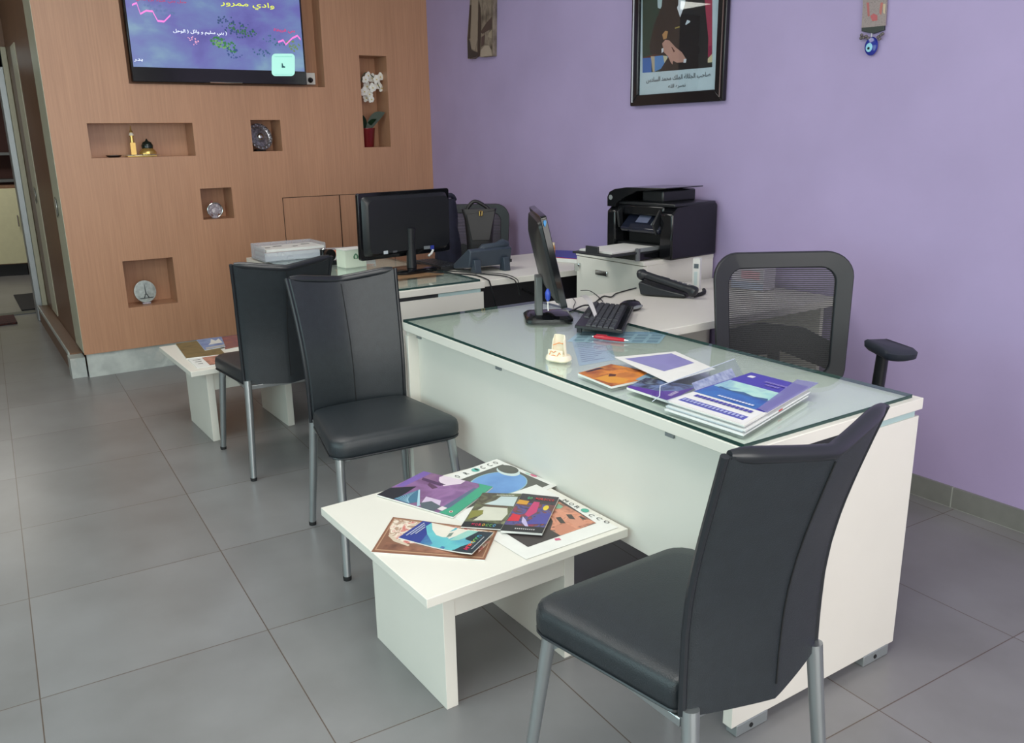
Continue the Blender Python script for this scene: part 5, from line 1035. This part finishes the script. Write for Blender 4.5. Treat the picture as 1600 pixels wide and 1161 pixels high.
o_ = mk('leaflets', B(-.12, .12, -.09, .09, .0035, .030, M=Matrix.Translation((-4.62, 1.90, ZG)) @ Matrix.Rotation(math.radians(80), 4, 'Z')), ramp('orange_leaflet', [(206, 130, 96), (226, 206, 190), (190, 110, 80)], 9), smooth=False, loc=(-4.62, 1.90, ZG)); tag(o_, 'orange and white leaflets lying in the clear tray by the white box', 'leaflets')
o_ = mk('leaflets', B(-.11, .12, -.085, .085, .031, .040, M=Matrix.Translation((-4.62, 1.905, ZG)) @ Matrix.Rotation(math.radians(86), 4, 'Z')), mat('salmon_paper', (214, 130, 100), .6), smooth=False, loc=(-4.62, 1.90, ZG)); tag(o_, 'plain salmon coloured leaflets on top of the orange ones in the clear tray', 'leaflets')
p0 = onz(551, 420, ZG)
t = thing('white_box', 'small white carton with a green emblem on the rear desk, left of the monitor', 'box', (-4.28, 1.775, ZG), math.radians(5))
mk('carton', B(-.05, .05, -.062, .062, .0005, .092), mat('pale_mint_card', (214, 222, 206), .5), t, local=True, bevel=.001)
mk('lid', B(-.052, .052, -.064, .064, .0925, .097), PAPER, t, local=True, bevel=.001)
bm = bmesh.new(); tri = [(.0505, -.012, .045), (.0505, .014, .045), (.0505, .016, .058), (.0505, .008, .070), (.0505, .001, .074), (.0505, -.006, .070), (.0505, -.014, .058)]; prism(bm, tri, (.0008, 0, 0)); mk('green_emblem', bm, ink(84, 130, 100), t, local=True, smooth=False)
bm = bmesh.new(); prism(bm, [(.0514, -.004, .048), (.0514, .006, .048), (.0514, .006, .060), (.0514, .001, .066), (.0514, -.004, .060)], (.0006, 0, 0)); mk('emblem_heart', bm, ink(206, 216, 200), t, local=True, smooth=False)
t = thing('tape_dispenser', 'black desk tape dispenser beside the clear trays on the rear desk', 'tape dispenser', (-4.40, 1.715, ZG), math.radians(100))
mk('base', PR([(-.06, -.022, 0.0005), (.06, -.022, 0.0005), (.055, -.022, .03), (.02, -.022, .02), (-.01, -.022, .03), (-.05, -.022, .05)], (0, .044, 0)), BLK, t, local=True, bevel=.004); mk('reel', LA([(.012, -.012), (.032, -.012), (.032, .012), (.012, .012)], (-.015, 0, .055), 24, M=Matrix.Rotation(math.radians(90), 3, 'X')), BLKG, t, local=True)
t = thing('pen_pot', 'small black pot on the rear desk behind the far chair', 'pot', (-4.72, 1.79+.0, ZG)); t.location = (-4.62, 1.75, ZG)
mk('pot', LA([(.018, .0005), (.020, .003), (.020, .062), (.017, .062), (.016, .01)], (0, 0, 0), 20), BLKG, t, local=True); mk('rim', T([(.0195*math.cos(k*math.pi/10), .0195*math.sin(k*math.pi/10), .062) for k in range(21)], .0015, 6), CHROME, t, local=True)
t = thing('desk_mat', 'brown paper folder lying under the foot of the rear monitor', 'folder', (-3.85, 1.9, ZG))
mk('cover', B(-.02, .13, -.14, .13, .0003, .0025), ramp('kraft', [(120, 92, 64), (146, 112, 78)], 12, .6), t, local=True, smooth=False); mk('spine', B(.125, .13, -.14, .13, .0026, .004), mat('kraft_spine', (120, 90, 64), .6), t, local=True)
m1.location.z += .003
# rear keyboard, mostly in shadow

t = thing('keyboard', 'black keyboard lying behind the rear monitor near the grey telephone', 'keyboard', (-4.0, 2.15-.02, ZG-.004)); t.location = (-4.03, 2.168, DZ); t.rotation_euler.z = math.radians(0)
mk('case', B(-.16, .16, -.07, .07, .001, .020), BLK, t, local=True, bevel=.003)
for r in range(4):
    for q in range(12): mk('key', B(-.15+.025*q, -.129+.025*q, -.06+.028*r, -.037+.028*r, .020, .025), KEYM, t, local=True, smooth=False)

# ================================================================== MESH OFFICE CHAIRS
def office_chair(label, loc, rz, arms=True, k=1.0, zt=1.0):
    """local: faces +y; origin on the floor under the gas column"""
    t = thing('office_chair', label, 'office chair', loc, rz, 'black mesh office chairs'); FRB = mat('chair_frame_black', (36, 38, 42), .45)
    def sec(s, z):  # backrest surface, gently curved round the sitter
        return Vector((s, -.21 - .05*((z-.55)/.45)**1.0 + .10*(s/.25)**2*.45, z))
    bw, z0, z1 = .245, .50, zt
    def outline(ins, off=0, n=7):
        q = rrect(2*(bw-ins), (z1-z0)-2*ins, max(.02, .085-ins*.6), n, 0, (z0+z1)/2)
        out = []
        for x, z in q:
            f = 1-.10*max(0, ((z0+z1)/2-z)/((z1-z0)/2)); p = sec(x*f, z); p.y += off; out.append(p)
        return out
    bm = bmesh.new(); o0, o1, i1, i0 = outline(0, -.012), outline(0, .012), outline(.056, .010), outline(.056, -.010); L = [o0, o1, i1, i0]; n = len(o0)
    Vv = [[bm.verts.new(p) for p in r] for r in L]
    for a in range(4):
        for i in range(n): bm.faces.new((Vv[a][i], Vv[a][(i+1) % n], Vv[(a+1) % 4][(i+1) % n], Vv[(a+1) % 4][i]))
    mk('backrest_frame', bm, FRB, t, local=True, ang=50, bevel=.004)
    bm = bmesh.new(); N = 14
    g = [[bm.verts.new(sec(-.212+.424*i/N, z0+.03+(z1-z0-.06)*j/N)) for i in range(N+1)] for j in range(N+1)]
    for j in range(N):
        for i in range(N): bm.faces.new((g[j][i], g[j][i+1], g[j+1][i+1], g[j+1][i]))
    mk('backrest_mesh', bm, MESHM, t, local=True)
    lum = [(-.225, .66), (-.10, .725), (.06, .745), (.20, .725), (.225, .70), (.20, .645), (.10, .62), (-.02, .64), (-.225, .56)]
    bm = bmesh.new(); prism(bm, [sec(x, z)+Vector((0, -.022, 0)) for x, z in lum], (0, -.012, 0)); mk('lumbar_support', bm, FRB, t, local=True, bevel=.004)
    mk('back_spine', T([(0, -.05, .40), (0, -.20, .42), (0, -.255, .50), (0, -.262, .66)], [.03, .032, .028, .02], 12), FRB, t, local=True)
    bm = bmesh.new(); rs = []
    for z, kk in ((.425, .90), (.435, .98), (.46, 1.0), (.482, .97), (.49, .85)): rs.append([Vector((x*kk, y*kk+.02, z)) for x, y in rrect(.49, .46, .09, 6)])
    rings(bm, rs); mk('seat', bm, mat('black_seat_fabric', (30, 31, 35), .85, noise=.2, scale=120), t, local=True, ang=60)
    mk('tilt_mechanism', B(-.09, .09, -.10, .10, .385, .425), BLKM, t, local=True, bevel=.006)
    mk('gas_column', T([(0, 0, .08), (0, 0, .22), (0, 0, .221), (0, 0, .39)], [.028, .028, .016, .016], 16), BLK, t, local=True)
    bm = bmesh.new()
    for q in range(5): a = math.radians(72*q+20); tube(bm, [(.02*math.cos(a), .02*math.sin(a), .095), (.29*math.cos(a), .29*math.sin(a), .068)], [.024, .014], 10)
    mk('star_base', bm, BLK, t, local=True)
    for q in range(5):
        a = math.radians(72*q+20); c = (.29*math.cos(a), .29*math.sin(a), .028)
        mk('castor', LA([(.012, -.022), (.027, -.020), (.028, -.004), (.018, 0), (.028, .004), (.027, .020), (.012, .022)], c, 18, M=Matrix.Rotation(a, 3, 'Z') @ Matrix.Rotation(math.radians(90), 3, 'X')), BLKG, t, local=True)
    if arms:
        for s in (-1, 1):
            ar = mk('armrest', T([(s*.15, -.02, .40), (s*.25, -.02, .405), (s*.275, -.01, .44), (s*.275, .0, .58 - .04*(s > 0)), (s*.272, .02, .705 - .065*(s > 0))], [.014, .015, .018, .021, .020], 12), BLK, t, local=True)
            bm = bmesh.new(); rs = []
            for z, kk in ((.702, .80), (.712, 1.0), (.730, 1.03), (.738, .9)): rs.append([Vector((s*.272+x*kk*(1+.25*y/.12), .045+y*kk, z-.065*(s > 0)-.25*max(0, -y-.05)*1 - .06*max(0, y-.04))) for x, y in rrect(.085, .25, .038, 6)])
            rings(bm, rs); mk('arm_pad', bm, mat('soft_black_pad', (40, 44, 54), .5), ar, local=True, ang=60)
    return t
oc = office_chair('black mesh office chair with armrests behind the front desk', (-1.80, 2.26, 0), math.radians(-90-32), True, zt=1.0)
oc.location = (-1.948+.21*.84, 2.411-.21*.53, 0); oc.rotation_euler.z = math.atan2(-.53, .84)-math.radians(90)
of = office_chair('dark office chair behind the rear desk, partly hidden by the black bag', (-4.54, 2.66, 0), math.radians(-125), False, zt=1.0)
# black bag and navy jacket
BAG = mat('black_bag_leather', (20, 17, 20), .5, noise=.2, scale=30); t = thing('handbag', 'black handbag with a brass buckle standing on the rear side return', 'bag', (-3.995, 2.41, DZ), math.radians(62))
bm = bmesh.new(); rs = []
for z, w_, dd in ((.001, .060, .04), (.02, .068, .045), (.14, .072, .045), (.24, .080, .035), (.295, .095, .020)): rs.append([Vector((x, y, z)) for x, y in rrect(w_*2, dd*2, dd*.7, 5)])
rings(bm, rs); mk('bag_body', bm, BAG, t, local=True, ang=60)
mk('strap', T(spline([(-.075, 0, .27), (-.055, .0, .31), (-.02, .0, .335), (.03, 0, .31), (.075, 0, .27)], 5), .010, 10), BAG, t, local=True)
mk('flap', PR([(-.070, -.036, .27), (.085, -.032, .285), (.05, -.052, .13), (-.045, -.052, .13)], (0, .006, 0)), BAG, t, local=True, bevel=.002); mk('buckle', T([(.0, -.046, .285), (.014, -.046, .285), (.012, -.048, .262), (.0, -.048, .262), (.0, -.046, .285)], .004, 8), mat('brass', (176, 140, 80), .3, metal=.9), t, local=True)
t = thing('folded_jacket', 'dark navy jacket bundled against the rear monitor and the handbag', 'jacket', (-4.135, 2.285, DZ), math.radians(70))
NAVY = mat('navy_cloth', (26, 28, 48), .85, noise=.2, scale=25, bump=.8, bscale=30); bm = bmesh.new(); rs = []
for j in range(12):
    z = .002+.345*j/11; k = 1-.35*(j/11)**2; rs.append([Vector(((.070*k+.008*math.sin(a*5+j*.9))*math.cos(a), (.05*k+.006*math.sin(a*4+j))*math.sin(a), z)) for a in [2*math.pi*q/28 for q in range(28)]])
rings(bm, rs); mk('cloth', bm, NAVY, t, local=True, ang=80)
mk('collar', T(spline([(-.04, .0, .33), (-.01, -.02, .36), (.03, -.01, .365), (.05, .01, .34)], 5), .013, 10), NAVY, t, local=True)
# drop stray empty things left without geometry
for o in list(bpy.data.objects):
    if o.type == 'EMPTY' and not any(q.parent == o for q in bpy.data.objects): bpy.data.objects.remove(o)
